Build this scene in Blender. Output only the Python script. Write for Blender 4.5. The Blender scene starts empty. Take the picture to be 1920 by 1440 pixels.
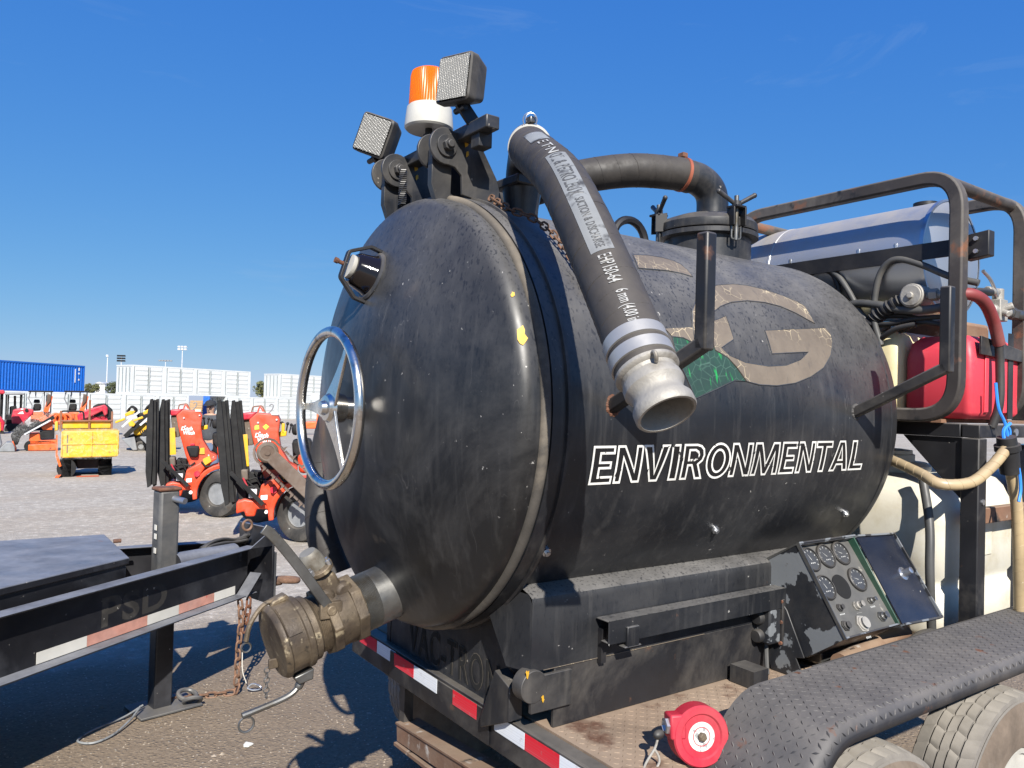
import bpy, bmesh, math, random
from mathutils import Vector as V, Matrix
random.seed(7)
R = math.radians
sc = bpy.context.scene
COL = sc.collection

# ---------------------------------------------------------------- camera, sky, sun, exposure
def basis(yaw, pit, rol):
    y, p, r = R(yaw), R(pit), R(rol)
    F = V((math.cos(p)*math.cos(y), math.cos(p)*math.sin(y), math.sin(p)))
    Rt = V((math.sin(y), -math.cos(y), 0)); U = Rt.cross(F)
    return F, Rt*math.cos(r)+U*math.sin(r), U*math.cos(r)-Rt*math.sin(r)
EYE = V((-1.2708, -2.36736, 1.75356))
WF, WR, WU = basis(54.8, 1.7, 1.2)
cam = bpy.data.cameras.new('camera'); co = bpy.data.objects.new('camera', cam); COL.objects.link(co)
cam.sensor_width = 36; cam.lens = 1442*36/1920; cam.clip_start = .05; cam.clip_end = 2000
co.matrix_world = Matrix(((WR.x, WU.x, -WF.x, EYE.x), (WR.y, WU.y, -WF.y, EYE.y), (WR.z, WU.z, -WF.z, EYE.z), (0, 0, 0, 1)))
sc.camera = co

SUN_EL, SUN_AZ = 36.0, 65.0            # elevation; heading the light travels towards (degrees from +X)
w = bpy.data.worlds.new('World'); sc.world = w; w.use_nodes = True
nt = w.node_tree; nt.nodes.clear()
out = nt.nodes.new('ShaderNodeOutputWorld'); bg = nt.nodes.new('ShaderNodeBackground')
sky = nt.nodes.new('ShaderNodeTexSky'); sky.sky_type = 'NISHITA'; sky.sun_disc = False
sky.sun_elevation = R(SUN_EL); sky.sun_rotation = R(90-(SUN_AZ+180))
sky.altitude = 300; sky.air_density = 1.; sky.dust_density = 0.1; sky.ozone_density = 2.0
bg.inputs['Strength'].default_value = .065
hsv = nt.nodes.new('ShaderNodeHueSaturation'); hsv.inputs['Saturation'].default_value = 1.0
sp = nt.nodes.new('ShaderNodeSeparateColor'); cb = nt.nodes.new('ShaderNodeCombineColor'); nt.links.new(sky.outputs[0], sp.inputs[0])
for i, (a, p) in enumerate(((.37, 1.03), (1.23, .62), (4.55, .20))):      # the camera's contrast compression of the sky, the same all over
    pw = nt.nodes.new('ShaderNodeMath'); pw.operation = 'POWER'; pw.inputs[1].default_value = p; ml = nt.nodes.new('ShaderNodeMath'); ml.operation = 'MULTIPLY'; ml.inputs[1].default_value = a
    nt.links.new(sp.outputs[i], pw.inputs[0]); nt.links.new(pw.outputs[0], ml.inputs[0]); nt.links.new(ml.outputs[0], cb.inputs[i])
nt.links.new(cb.outputs[0], hsv.inputs['Color'])
# thin cirrus, spread over the whole sky
tc = nt.nodes.new('ShaderNodeTexCoord'); mp = nt.nodes.new('ShaderNodeMapping')
mp.inputs['Rotation'].default_value = (0, R(10), R(-22)); mp.inputs['Scale'].default_value = (1.6, 5.5, 17)
n1 = nt.nodes.new('ShaderNodeTexNoise'); n1.inputs['Scale'].default_value = 1.15; n1.inputs['Detail'].default_value = 7; n1.inputs['Roughness'].default_value = .62
n1.inputs['Distortion'].default_value = .6
nt.links.new(tc.outputs['Generated'], mp.inputs[0]); nt.links.new(mp.outputs[0], n1.inputs['Vector'])
mr = nt.nodes.new('ShaderNodeMapRange'); mr.inputs[1].default_value = .60; mr.inputs[2].default_value = .86; mr.inputs[3].default_value = 0; mr.inputs[4].default_value = .22
nt.links.new(n1.outputs[0], mr.inputs[0])
mx = nt.nodes.new('ShaderNodeMixRGB'); mx.inputs[2].default_value = (3.6, 4.9, 6.6, 1)
nt.links.new(mr.outputs[0], mx.inputs[0]); nt.links.new(hsv.outputs[0], mx.inputs[1]); nt.links.new(mx.outputs[0], bg.inputs[0])
nt.links.new(bg.outputs[0], out.inputs[0])
sl = bpy.data.lights.new('sun', 'SUN'); sl.energy = 5.0; sl.angle = R(.53); sl.color = (1, .95, .87)
so = bpy.data.objects.new('sun', sl); COL.objects.link(so)
ld = V((math.cos(R(SUN_EL))*math.cos(R(SUN_AZ)), math.cos(R(SUN_EL))*math.sin(R(SUN_AZ)), -math.sin(R(SUN_EL))))
so.rotation_euler = ld.to_track_quat('-Z', 'Y').to_euler(); so.location = -ld*30
sc.view_settings.view_transform = 'Standard'; sc.view_settings.look = 'None'; sc.view_settings.gamma = 1; sc.view_settings.exposure = .80
sc.render.engine = 'CYCLES'

# ---------------------------------------------------------------- materials
class NB:
    def __init__(s, name):
        s.m = bpy.data.materials.new(name); s.m.use_nodes = True; s.t = s.m.node_tree
        s.b = s.t.nodes['Principled BSDF']; s.l = s.t.links
    def n(s, k): return s.t.nodes.new('ShaderNode'+k)
    def put(s, sock, v):
        if hasattr(v, 'is_output'): s.l.new(v, sock)
        elif isinstance(v, (tuple, list)): sock.default_value = (*v, 1) if len(v) == 3 and sock.type == 'RGBA' else v
        else: sock.default_value = v
    def co(s, scale=(1, 1, 1), kind='Object', rot=(0, 0, 0)):
        c = s.n('TexCoord'); m = s.n('Mapping'); m.inputs['Scale'].default_value = scale; m.inputs['Rotation'].default_value = rot
        s.l.new(c.outputs[kind], m.inputs[0]); return m.outputs[0]
    def noise(s, vec, scale, det=5, rough=.6, dist=0):
        n = s.n('TexNoise'); s.l.new(vec, n.inputs['Vector']); n.inputs['Scale'].default_value = scale
        n.inputs['Detail'].default_value = det; n.inputs['Roughness'].default_value = rough; n.inputs['Distortion'].default_value = dist; return n.outputs[0]
    def vor(s, vec, scale, out='Distance', feat='F1'):
        n = s.n('TexVoronoi'); n.feature = feat; s.l.new(vec, n.inputs['Vector']); n.inputs['Scale'].default_value = scale; return n.outputs[out]
    def mr(s, f, a, b, c=0., d=1.):
        n = s.n('MapRange'); s.l.new(f, n.inputs[0])
        for i, q in enumerate((a, b, c, d)): n.inputs[i+1].default_value = q
        return n.outputs[0]
    def mix(s, f, a, b):
        n = s.n('MixRGB'); s.put(n.inputs[0], f); s.put(n.inputs[1], a); s.put(n.inputs[2], b); return n.outputs[0]
    def ma(s, op, a, b=0.):
        n = s.n('Math'); n.operation = op; s.put(n.inputs[0], a); s.put(n.inputs[1], b); return n.outputs[0]
    def nz(s):
        g = s.n('NewGeometry'); x = s.n('SeparateXYZ'); s.l.new(g.outputs['Normal'], x.inputs[0]); return x.outputs[2]
    def bump(s, h, st=.3, d=.01):
        b = s.n('Bump'); b.inputs['Strength'].default_value = st; b.inputs['Distance'].default_value = d; s.l.new(h, b.inputs['Height'])
        s.l.new(b.outputs[0], s.b.inputs['Normal'])
    def set(s, **k):
        for a, v in k.items(): s.put(s.b.inputs[a.replace('_', ' ')], v)
        return s.m

def paint(name, col, rough=.45, metal=0., dust=0., dustcol=(.30, .27, .23), film=0., chips=(), var=.3, vscale=3., streak=0., bump=0., bscale=40., rvar=.12, drops=0., scratch=0., cluster=False):
    """worn coat: colour variation, film of dirt, settled dust on upward faces, chips to what lies below"""
    q = NB(name); o = q.co()
    n = q.noise(o, vscale, 6, .65)
    c = q.mix(q.mr(n, .3, .7, 0, 1), [x*(1-var) for x in col], [min(1, x*(1+var)) for x in col])
    rg = q.mr(q.noise(o, vscale*2.3, 5, .6), .3, .7, rough-rvar, rough+rvar)
    if film:
        f = q.mr(q.noise(o, 2.2, 7, .68, .4), .46, .75, 0, film); c = q.mix(f, c, dustcol); 
    if streak:
        sv = q.co((16, 16, 1.3)); f = q.mr(q.noise(sv, 2.0, 4, .6), .52, .78, 0, streak); c = q.mix(f, c, dustcol)
    if dust:
        u = q.mr(q.nz(), .0, .85, 0, 1); f = q.ma('MULTIPLY', u, q.mr(q.noise(o, 5, 7, .7), .25, .7, .35*dust, dust))
        if drops:
            sv = q.co((55, 55, 18), rot=(0, 0, 0)); dm = q.mr(q.noise(sv, 2.0, 2, .5), .57, .66, 1, 1-drops); f = q.ma('MULTIPLY', f, dm)
        c = q.mix(f, c, dustcol); rg = q.ma('ADD', rg, q.ma('MULTIPLY', f, .3))
    for i, (cc, s_, lo, hi) in enumerate(chips):
        sh = q.co((1, 1, 1)); f = q.mr(q.noise(sh, s_, 5+i % 2, .55+.05*i, .15*i), lo, hi, 0, 1)
        if cluster: f = q.ma('MULTIPLY', f, q.mr(q.noise(q.co((1, 1, .6)), 1.7+i, 3, .55), .44, .60))
        c = q.mix(f, c, cc)
    if scratch:
        for rt in (.25,):
            sv = q.co((9, 9, 2.2), rot=(rt, .9, .3)); nn = q.noise(sv, 1.6, 2, .4, .3); f = q.ma('MULTIPLY', q.mr(q.ma('ABSOLUTE', q.ma('SUBTRACT', nn, .5)), .0, .004, 1, 0), q.mr(q.noise(o, 2.4, 4, .6), .52, .66, 0, scratch)); c = q.mix(f, c, (.22, .21, .20))
    q.set(Base_Color=c, Roughness=rg, Metallic=metal)
    if bump: q.bump(q.noise(o, bscale, 4, .6), bump, .004)
    return q.m

BLK = (.013, .0145, .018)
M = {}
M['tank'] = paint('tank_black_paint', (.0105, .0115, .014), .40, dust=.56, dustcol=(.25, .238, .222), film=.12, streak=.10, drops=.7, scratch=.4, cluster=True,
                  chips=(((.36, .345, .32), 46, .70, .74), ((.13, .065, .04), 9, .72, .77)), vscale=2.2, bump=.05, bscale=14)
M['door'] = paint('door_black_paint', (.009, .0094, .0105), .38, dust=.48, dustcol=(.21, .203, .195), film=.20, streak=.08, drops=.7, scratch=.4, cluster=True,
                  chips=(((.38, .37, .35), 50, .695, .735), ((.12, .095, .07), 4.5, .66, .84)), vscale=1.8, bump=.06, bscale=9)
M['black'] = paint('worn_black_paint', BLK, .42, dust=.25, film=.22, streak=.10, chips=(((.24, .22, .19), 38, .70, .73), ((.12, .06, .035), 13, .72, .78)), bump=.05)
M['blackchip'] = paint('chipped_black_paint', BLK, .45, dust=.2, film=.12, chips=(((.15, .16, .17), 9, .53, .545), ((.05, .03, .02), 30, .68, .72)), bump=.12, bscale=30)
M['blackdark'] = paint('plain_black_paint', (.008, .008, .01), .5, film=.08, chips=(((.2, .19, .17), 45, .73, .76),))
M['frame'] = paint('frame_black_paint', (.012, .012, .014), .48, dust=.32, film=.3, chips=(((.13, .065, .036), 10, .66, .76), ((.3, .28, .24), 50, .71, .74)), bump=.08)
M['rustbar'] = paint('rusty_bar', (.16, .085, .05), .8, dust=.5, dustcol=(.36, .28, .2), film=.5, chips=(((.45, .41, .36), 14, .6, .7), ((.03, .025, .02), 9, .6, .68)), bump=.3)
M['rust'] = paint('rust_brown', (.125, .05, .026), .85, film=.25, var=.5, vscale=18, bump=.4, bscale=80)
M['chainrust'] = paint('rusty_chain', (.17, .095, .06), .8, film=.3, var=.5, vscale=25, metal=.2, bump=.3)
M['deck'] = paint('rusty_tread_plate', (.185, .125, .085), .75, dust=.55, dustcol=(.33, .255, .185), film=.55, chips=(((.10, .05, .03), 7, .56, .68), ((.03, .03, .03), 12, .66, .72)), var=.4, vscale=5, bump=.2)
M['fender'] = paint('fender_black_paint', (.020, .022, .028), .5, dust=.75, dustcol=(.165, .15, .135), film=.5, chips=(((.12, .055, .032), 14, .66, .72), ((.48, .30, .05), 26, .75, .77)), bump=.1)
M['cage'] = paint('cage_grey_brown', (.038, .032, .029), .6, dust=.4, film=.35, chips=(((.17, .075, .04), 7, .60, .68), ((.012, .012, .012), 9, .6, .66)), bump=.15)
M['rubberhose'] = paint('hose_rubber', (.023, .020, .018), .62, dust=.25, dustcol=(.16, .14, .12), film=.25, var=.35, vscale=9, streak=.1, bump=.1)
M['seal'] = paint('rubber_seal', (.055, .049, .042), .75, dust=.3, dustcol=(.30, .25, .185), film=.75, var=.3, vscale=10, bump=.25)
M['mud'] = paint('dried_mud', (.075, .064, .052), .9, var=.5, vscale=12, chips=(((.02, .02, .02), 14, .5, .6),), bump=.6, bscale=50)
M['tyre'] = paint('tyre_rubber', (.115, .105, .094), .85, dust=.6, dustcol=(.36, .33, .285), film=.7, var=.25, vscale=6, bump=.12)
M['sidewall'] = paint('muddy_sidewall', (.13, .10, .075), .9, film=.6, var=.3, vscale=12, bump=.3)
M['rubber'] = paint('black_rubber', (.014, .014, .015), .55, dust=.2, film=.15)
M['brass'] = paint('grimy_brass', (.125, .095, .062), .58, metal=.3, dust=.2, dustcol=(.20, .165, .12), film=.35, chips=(((.045, .033, .024), 6, .46, .66), ((.36, .30, .20), 22, .60, .70), ((.03, .025, .02), 30, .60, .68)), var=.45, vscale=11, bump=.45, bscale=70)
M['bonnet'] = paint('bonnet_alloy', (.21, .20, .175), .6, metal=.3, film=.35, chips=(((.10, .085, .065), 9, .52, .66),), bump=.3)
M['castal'] = paint('cast_aluminium', (.33, .315, .285), .6, metal=.35, dust=.2, film=.4, chips=(((.14, .12, .095), 9, .52, .68),), var=.3, bump=.4, bscale=70)
M['steel'] = paint('bare_steel', (.16, .16, .155), .42, metal=.8, film=.3, chips=(((.12, .10, .07), 8, .55, .7),), var=.3, vscale=9, bump=.1)
M['zinc'] = paint('zinc_plated', (.55, .56, .58), .35, metal=.9, film=.1, var=.15)
M['clampband'] = paint('polished_band', (.42, .41, .39), .42, metal=.6, film=.12, var=.15)
M['orangerust'] = paint('orange_clamp', (.26, .06, .025), .6, film=.2)
M['white_paint'] = paint('aged_white_paint', (.45, .44, .40), .45, film=.12, dustcol=(.30, .25, .17), streak=.1)
M['gold'] = paint('old_yellow_paint', (.56, .31, .02), .55)
M['green'] = paint('old_green_paint', (.012, .055, .033), .4, film=.15)
M['lettering_white'] = paint('vinyl_white', (.68, .67, .63), .5, film=.25, dustcol=(.42, .40, .36), chips=(((.03, .03, .03), 30, .635, .65),))
M['lettering_black'] = paint('vinyl_black', (.009, .009, .010), .35, chips=(((.3, .3, .3), 60, .75, .77),))
def logo(name, c1, c2, crack, lo):
    q = NB(name); o = q.co(); n = q.noise(o, 3.2, 6, .7); c = q.mix(q.mr(n, .3, .72), c1, c2)
    e = q.vor(q.co((1, .6, 1)), 26, 'Distance', 'DISTANCE_TO_EDGE'); f = q.ma('MULTIPLY', q.mr(e, .0, .035, 1, 0), q.mr(q.noise(o, 4, 3), .48, .6)); c = q.mix(f, c, crack)
    f2 = q.mr(q.noise(q.co((20, 20, 4)), 2, 4, .6), .6, .72, 0, .8); c = q.mix(f2, c, lo)
    return q.set(Base_Color=c, Roughness=.55)
M['logo_tan'] = logo('logo_tan', (.105, .085, .066), (.20, .165, .125), (.52, .43, .28), (.10, .085, .07))
M['logo_green'] = logo('logo_green', (.018, .030, .030), (.02, .075, .045), (.06, .12, .09), (.008, .36, .07))
# chrome
q = NB('worn_chrome'); o = q.co(); n = q.noise(o, 14, 6, .7)
c = q.mix(q.mr(n, .52, .72), (.72, .70, .66), (.26, .19, .12)); q.set(Base_Color=c, Metallic=1., Roughness=q.mr(q.noise(o, 9, 5), .3, .7, .10, .34)); M['chrome'] = q.m
q = NB('stainless_wrap'); o = q.co((1, 1, 1)); n = q.noise(o, 4, 6, .7); f = q.ma('MULTIPLY', q.mr(q.nz(), -.1, .9), q.mr(n, .3, .6, .3, .8))
c = q.mix(f, (.56, .57, .58), (.42, .38, .34)); q.set(Base_Color=c, Metallic=.82, Roughness=q.mr(f, 0, .7, .36, .75)); M['stainless'] = q.m
# lenses
q = NB('amber_lens_plastic'); q.set(Base_Color=(.80, .165, .002), Roughness=.30, Specular_IOR_Level=.22, Transmission_Weight=.30, IOR=1.45, Subsurface_Weight=.25, Subsurface_Radius=(.05, .015, .003)); M['amber'] = q.m
q = NB('lamp_lens_glass'); o = q.co(); wv = q.n('TexWave'); wv.bands_direction = 'Y'; wv.inputs['Scale'].default_value = 95; q.l.new(o, wv.inputs['Vector']); wz = q.n('TexWave'); wz.bands_direction = 'Z'; wz.inputs['Scale'].default_value = 60; q.l.new(o, wz.inputs['Vector'])
gr = q.ma('MULTIPLY', wv.outputs[1], wz.outputs[1]); q.set(Base_Color=q.mix(q.mr(gr, 0, .7), (.15, .15, .145), (.33, .33, .315)), Roughness=.18); q.bump(gr, .5, .004); M['lens'] = q.m
q = NB('sight_glass'); q.set(Base_Color=(.008, .006, .006), Roughness=.08); M['sightglass'] = q.m
M['reflector'] = paint('lamp_reflector', (.8, .8, .8), .25, metal=1.)
M['lampshell'] = paint('lamp_housing', (.03, .028, .026), .6, dust=.3, film=.35)
# plastics
def poly(name, col, col2, rough=.5, sub=.15):
    q = NB(name); o = q.co(); n = q.noise(o, 3.5, 6, .7); c = q.mix(q.mr(n, .5, .78), col, col2)
    return q.set(Base_Color=c, Roughness=rough, Subsurface_Weight=sub, Subsurface_Radius=(.03, .03, .02))
M['water_tank'] = poly('translucent_white_plastic', (.62, .59, .50), (.44, .385, .27))
M['red_tank'] = poly('faded_red_plastic', (.64, .05, .075), (.66, .13, .13))
M['yellow_tank'] = poly('yellowed_plastic', (.66, .59, .36), (.56, .42, .18))
M['tan_hose'] = paint('tan_braided_hose', (.36, .27, .15), .5, dust=.2, film=.3)
M['darkgrey_hose'] = paint('grey_cable', (.06, .06, .058), .5, film=.25)
M['blue_cord'] = paint('blue_plastic_cord', (.03, .22, .72), .5)
M['red_hose'] = paint('red_sleeve', (.20, .035, .035), .6, film=.3)
M['reel_red'] = paint('reel_red', (.42, .016, .036), .5, film=.28, dustcol=(.4, .2, .18), chips=(((.25, .02, .03), 20, .68, .74),))
M['reel_label'] = paint('printed_label', (.62, .60, .56), .5, chips=(((.25, .25, .25), 30, .6, .63),))
def tape(name, col):
    q = NB(name); o = q.co(); v = q.vor(q.co((260, 260, 260)), 1., 'Distance'); st = q.ma('SINE', q.ma('MULTIPLY', q.noise(q.co((0, 0, 60)), 2, 0), 20.))
    c = q.mix(q.mr(q.noise(o, 30, 4), .62, .75, 0, .5), col, (.25, .22, .2)); c = q.mix(q.mr(st, .2, .9, 0, .22), c, (.25, .25, .27))
    return q.set(Base_Color=c, Roughness=.28)
M['tape_red'] = tape('reflective_red', (.60, .012, .03)); M['tape_white'] = tape('reflective_white', (.68, .71, .75))
M['tape_faded_red'] = paint('faded_reflective_red', (.50, .24, .18), .6, film=.3, dustcol=(.6, .5, .45), chips=(((.5, .06, .05), 16, .66, .7),), var=.2, vscale=14)
M['tape_faded_white'] = paint('faded_reflective_white', (.60, .58, .52), .6, film=.35, dustcol=(.42, .38, .32), var=.15)
M['hose_label'] = paint('silver_print', (.19, .20, .205), .55, chips=(((.05, .05, .05), 22, .56, .68),), film=.4, dustcol=(.15, .14, .13))
M['hose_print'] = paint('white_print', (.36, .36, .345), .5, film=.3); M['hose_print_dark'] = paint('dark_print', (.07, .07, .07), .5)
M['gauge'] = paint('gauge_face', (.03, .031, .032), .35, dust=.3, film=.4, dustcol=(.12, .12, .12)); M['gauge_print'] = paint('gauge_print', (.36, .36, .34), .5)
M['panel'] = paint('panel_face', (.05, .05, .048), .6, dust=.35, film=.5, dustcol=(.2, .19, .17), chips=(((.45, .42, .34), 9, .66, .74),))
M['lid'] = paint('lid_glossy', (.011, .014, .024), .22, film=.08, chips=(((.4, .38, .34), 26, .72, .76),), rvar=.06)
M['cavity_shade'] = paint('cavity_shade_black', (.004, .004, .004), .9)  # near-black colour that stands in for the shade inside openings

# ---------------------------------------------------------------- mesh builders
class MB:
    def __init__(s): s.v = []; s.f = []
    def add(s, vs, fs):
        b = len(s.v); s.v += [tuple(x) for x in vs]; s.f += [tuple(i+b for i in f) for f in fs]; return s
    def box(s, c, d, rot=None):
        c = V(c); h = V(d)/2; m = rot or Matrix.Identity(3); vs = []
        for x in (-1, 1):
            for y in (-1, 1):
                for z in (-1, 1): vs.append(c+m@V((x*h.x, y*h.y, z*h.z)))
        return s.add(vs, [(0, 1, 3, 2), (4, 6, 7, 5), (0, 4, 5, 1), (2, 3, 7, 6), (0, 2, 6, 4), (1, 5, 7, 3)])
    def bx(s, a, b): return s.box((V(a)+V(b))/2, [abs(q-p) for p, q in zip(a, b)])
    def bar(s, p, q, wd, ht, up=(0, 0, 1)):
        p, q = V(p), V(q); x = (q-p).normalized(); y = V(up).cross(x).normalized(); z = x.cross(y)
        return s.box((p+q)/2, ((q-p).length, wd, ht), Matrix((x, y, z)).transposed())
    def cyl(s, p, q, r, r2=None, n=24, cap=True):
        p, q = V(p), V(q); r2 = r if r2 is None else r2; x = (q-p).normalized(); a = x.orthogonal().normalized(); b = x.cross(a)
        vs = []; fs = []
        for i in range(n):
            t = 2*math.pi*i/n; d = a*math.cos(t)+b*math.sin(t); vs += [p+d*r, q+d*r2]
        for i in range(n): j = (i+1) % n; fs.append((2*i, 2*j, 2*j+1, 2*i+1))
        if cap: fs += [tuple(range(2*n-2, -2, -2)), tuple(range(1, 2*n, 2))]
        return s.add(vs, fs)
    def lathe(s, prof, o, ax, n=48, cap=True, ref=None):
        """prof: (radius, distance along axis)"""
        o, x = V(o), V(ax).normalized(); a = (V(ref)-x*V(ref).dot(x)).normalized() if ref else x.orthogonal().normalized(); b = x.cross(a); vs = []; fs = []; k = len(prof)
        for i in range(n):
            t = 2*math.pi*i/n; d = a*math.cos(t)+b*math.sin(t)
            vs += [o+x*h+d*r for r, h in prof]
        for i in range(n):
            j = (i+1) % n
            for m in range(k-1): fs.append((i*k+m, j*k+m, j*k+m+1, i*k+m+1))
        if cap:
            if prof[0][0] > 1e-5: fs.append(tuple(i*k for i in range(n))[::-1])
            if prof[-1][0] > 1e-5: fs.append(tuple(i*k+k-1 for i in range(n)))
        return s.add(vs, fs)
    def tube(s, pts, r, n=12, closed=False, cap=True):
        pts = [V(p) for p in pts]; k = len(pts); rr = r if isinstance(r, (list, tuple)) else [r]*k
        tg = [((pts[(i+1) % k] if closed or i < k-1 else pts[i])-(pts[i-1] if closed or i > 0 else pts[i])).normalized() for i in range(k)]
        a = tg[0].orthogonal().normalized(); vs = []; fs = []
        for i in range(k):
            a = (a-tg[i]*a.dot(tg[i])).normalized(); b = tg[i].cross(a)
            vs += [pts[i]+(a*math.cos(2*math.pi*j/n)+b*math.sin(2*math.pi*j/n))*rr[i] for j in range(n)]
        for i in range(k if closed else k-1):
            i2 = (i+1) % k
            for j in range(n): j2 = (j+1) % n; fs.append((i*n+j, i*n+j2, i2*n+j2, i2*n+j))
        if cap and not closed: fs += [tuple(range(n))[::-1], tuple((k-1)*n+j for j in range(n))]
        return s.add(vs, fs)
    def sqtube(s, pts, wd, ht, up=(0, 0, 1), closed=False):
        """rectangular section swept along pts, the section's height kept in the plane of the path"""
        pts = [V(p) for p in pts]; k = len(pts); vs = []; fs = []; up = V(up)
        for i in range(k):
            t = ((pts[(i+1) % k] if closed or i < k-1 else pts[i])-(pts[i-1] if closed or i > 0 else pts[i])).normalized()
            y = up; z = t.cross(y).normalized()
            vs += [pts[i]+y*wd/2*a+z*ht/2*b for a, b in ((-1, -1), (1, -1), (1, 1), (-1, 1))]
        for i in range(k if closed else k-1):
            i2 = (i+1) % k
            for j in range(4): fs.append((i*4+j, i*4+(j+1) % 4, i2*4+(j+1) % 4, i2*4+j))
        if not closed: fs += [(3, 2, 1, 0), tuple((k-1)*4+j for j in range(4))]
        return s.add(vs, fs)
    def prism(s, poly, ext):
        p = [V(x) for x in poly]; e = V(ext); n = len(p)
        return s.add(p+[x+e for x in p], [tuple(range(n))[::-1], tuple(range(n, 2*n))]+[(i, (i+1) % n, (i+1) % n+n, i+n) for i in range(n)])
    def torus(s, c, ax, Rr, r, n=48, m=12, arc=(0, 360), ref=None):
        c, x = V(c), V(ax).normalized(); a = (V(ref)-x*V(ref).dot(x)).normalized() if ref else x.orthogonal().normalized(); b = x.cross(a)
        full = arc == (0, 360); k = n if full else n+1
        pts = [c+(a*math.cos(R(arc[0]+(arc[1]-arc[0])*i/n))+b*math.sin(R(arc[0]+(arc[1]-arc[0])*i/n)))*Rr for i in range(k)]
        return s.tube(pts, r, m, closed=full)
    def ball(s, c, r, n=12, sc_=(1, 1, 1)):
        pr = [(math.sin(math.pi*i/n), -math.cos(math.pi*i/n)) for i in range(n+1)]; t = MB().lathe(pr, (0, 0, 0), (0, 0, 1), n*2)
        return s.add([V(c)+V((x*r*sc_[0], y*r*sc_[1], z*r*sc_[2])) for x, y, z in t.v], t.f)
    def build(s, name, mat, parent=None, bevel=0., smooth=35, kind=None, fix=True):
        me = bpy.data.meshes.new(name); me.from_pydata([tuple(p) for p in s.v], [], s.f); me.validate()
        if fix:
            bm = bmesh.new(); bm.from_mesh(me); bmesh.ops.remove_doubles(bm, verts=bm.verts, dist=1e-5); bmesh.ops.recalc_face_normals(bm, faces=bm.faces); bm.to_mesh(me); bm.free()
        if smooth: me.shade_smooth(); me.set_sharp_from_angle(angle=R(smooth))
        me.materials.append(M[mat] if isinstance(mat, str) else mat)
        return link(name, me, parent, bevel, kind)
def link(name, me, parent=None, bevel=0., kind=None):
    o = bpy.data.objects.new(name, me); COL.objects.link(o)
    if parent: o.parent = parent
    if bevel:
        b = o.modifiers.new('bevel', 'BEVEL'); b.width = bevel; b.segments = 2; b.limit_method = 'ANGLE'; b.angle_limit = R(40)
    if kind: o['kind'] = kind
    return o
def thing(name, label, cat, loc=(0, 0, 0), rz=0., group=None, kind=None):
    o = bpy.data.objects.new(name, None); COL.objects.link(o); o.location = loc; o.rotation_euler = (0, 0, rz); o.empty_display_size = .2
    return tag(o, label, cat, group, kind)
def tag(o, label, cat, group=None, kind=None):
    o['label'] = label; o['category'] = cat
    if group: o['group'] = group
    if kind: o['kind'] = kind
    return o
def group_part(name, parent):
    o = bpy.data.objects.new(name, None); COL.objects.link(o); o.parent = parent; o.empty_display_size = .1; return o
def dup(o, parent=None, name=None):
    c = o.copy(); COL.objects.link(c); c.parent = parent
    for ch in [x for x in bpy.data.objects if x.parent == o]: dup(ch, c)
    return c
def spline(pts, n=8):
    """Catmull-Rom through pts"""
    p = [V(x) for x in pts]; p = [p[0]*2-p[1]]+p+[p[-1]*2-p[-2]]; o = []
    for i in range(1, len(p)-2):
        for k in range(n):
            t = k/n; a, b, c, d = p[i-1], p[i], p[i+1], p[i+2]
            o.append(.5*((2*b)+(c-a)*t+(2*a-5*b+4*c-d)*t*t+(3*b-a-3*c+d)*t**3))
    return o+[p[-2]]
def fillet(pts, r, n=6, closed=False):
    p = [V(x) for x in pts]; o = []; k = len(p)
    for i in range(k):
        if not closed and i in (0, k-1): o.append(p[i]); continue
        a, b, c = p[i-1], p[i], p[(i+1) % k]; u = (a-b).normalized(); v = (c-b).normalized(); ang = u.angle(v); d = min(r/math.tan(ang/2), (a-b).length*.49, (c-b).length*.49)
        A, C = b+u*d, b+v*d
        for t in range(n+1): t /= n; o.append(A*(1-t)**2+b*2*t*(1-t)+C*t*t)
    return o
_txt = {}
def text2d(s, shear=0., offset=0., space=1., cuts=0):
    """letter outlines as flat triangles; box normalised by the plain text: x 0..1, y 0..1 -> verts, faces, width/height"""
    def ev(off):
        cu = bpy.data.curves.new('t', 'FONT'); cu.body = s; cu.size = 1; cu.shear = shear; cu.space_character = space; cu.offset = off; cu.resolution_u = 4
        ob = bpy.data.objects.new('t', cu); COL.objects.link(ob); bpy.context.view_layer.update()
        me = ob.evaluated_get(bpy.context.evaluated_depsgraph_get()).to_mesh(); bm = bmesh.new(); bm.from_mesh(me); ob.to_mesh_clear(); bpy.data.objects.remove(ob); bpy.data.curves.remove(cu); return bm
    b0 = ev(0.); xs = [v.co.x for v in b0.verts]; ys = [v.co.y for v in b0.verts]; x0, x1, y0, y1 = min(xs), max(xs), min(ys), max(ys)
    bm = ev(offset) if offset else b0
    for i in range(1, cuts+1):
        bmesh.ops.bisect_plane(bm, geom=bm.verts[:]+bm.edges[:]+bm.faces[:], plane_co=(0, y0-.1+(y1-y0+.2)*i/(cuts+1), 0), plane_no=(0, 1, 0))
    bmesh.ops.triangulate(bm, faces=bm.faces)
    bm.verts.ensure_lookup_table(); vs = [((v.co.x-x0)/(x1-x0), (v.co.y-y0)/(y1-y0)) for v in bm.verts]; fs = [tuple(v.index for v in f.verts) for f in bm.faces]
    bm.verts.index_update(); fs = [tuple(v.index for v in f.verts) for f in bm.faces]; bm.free()
    if offset: b0.free()
    return vs, fs, (x1-x0)/(y1-y0)
def text_on(name, s, fn, mat, parent, shear=0., offset=0., space=1., cuts=0):
    vs, fs, asp = text2d(s, shear, offset, space, cuts); mb = MB().add([fn(x, y) for x, y in vs], fs)
    return mb.build(name, mat, parent, smooth=0, fix=False)
def flat(o, u, v):
    o, u, v = V(o), V(u), V(v); return lambda x, y: o+u*x+v*y

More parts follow.
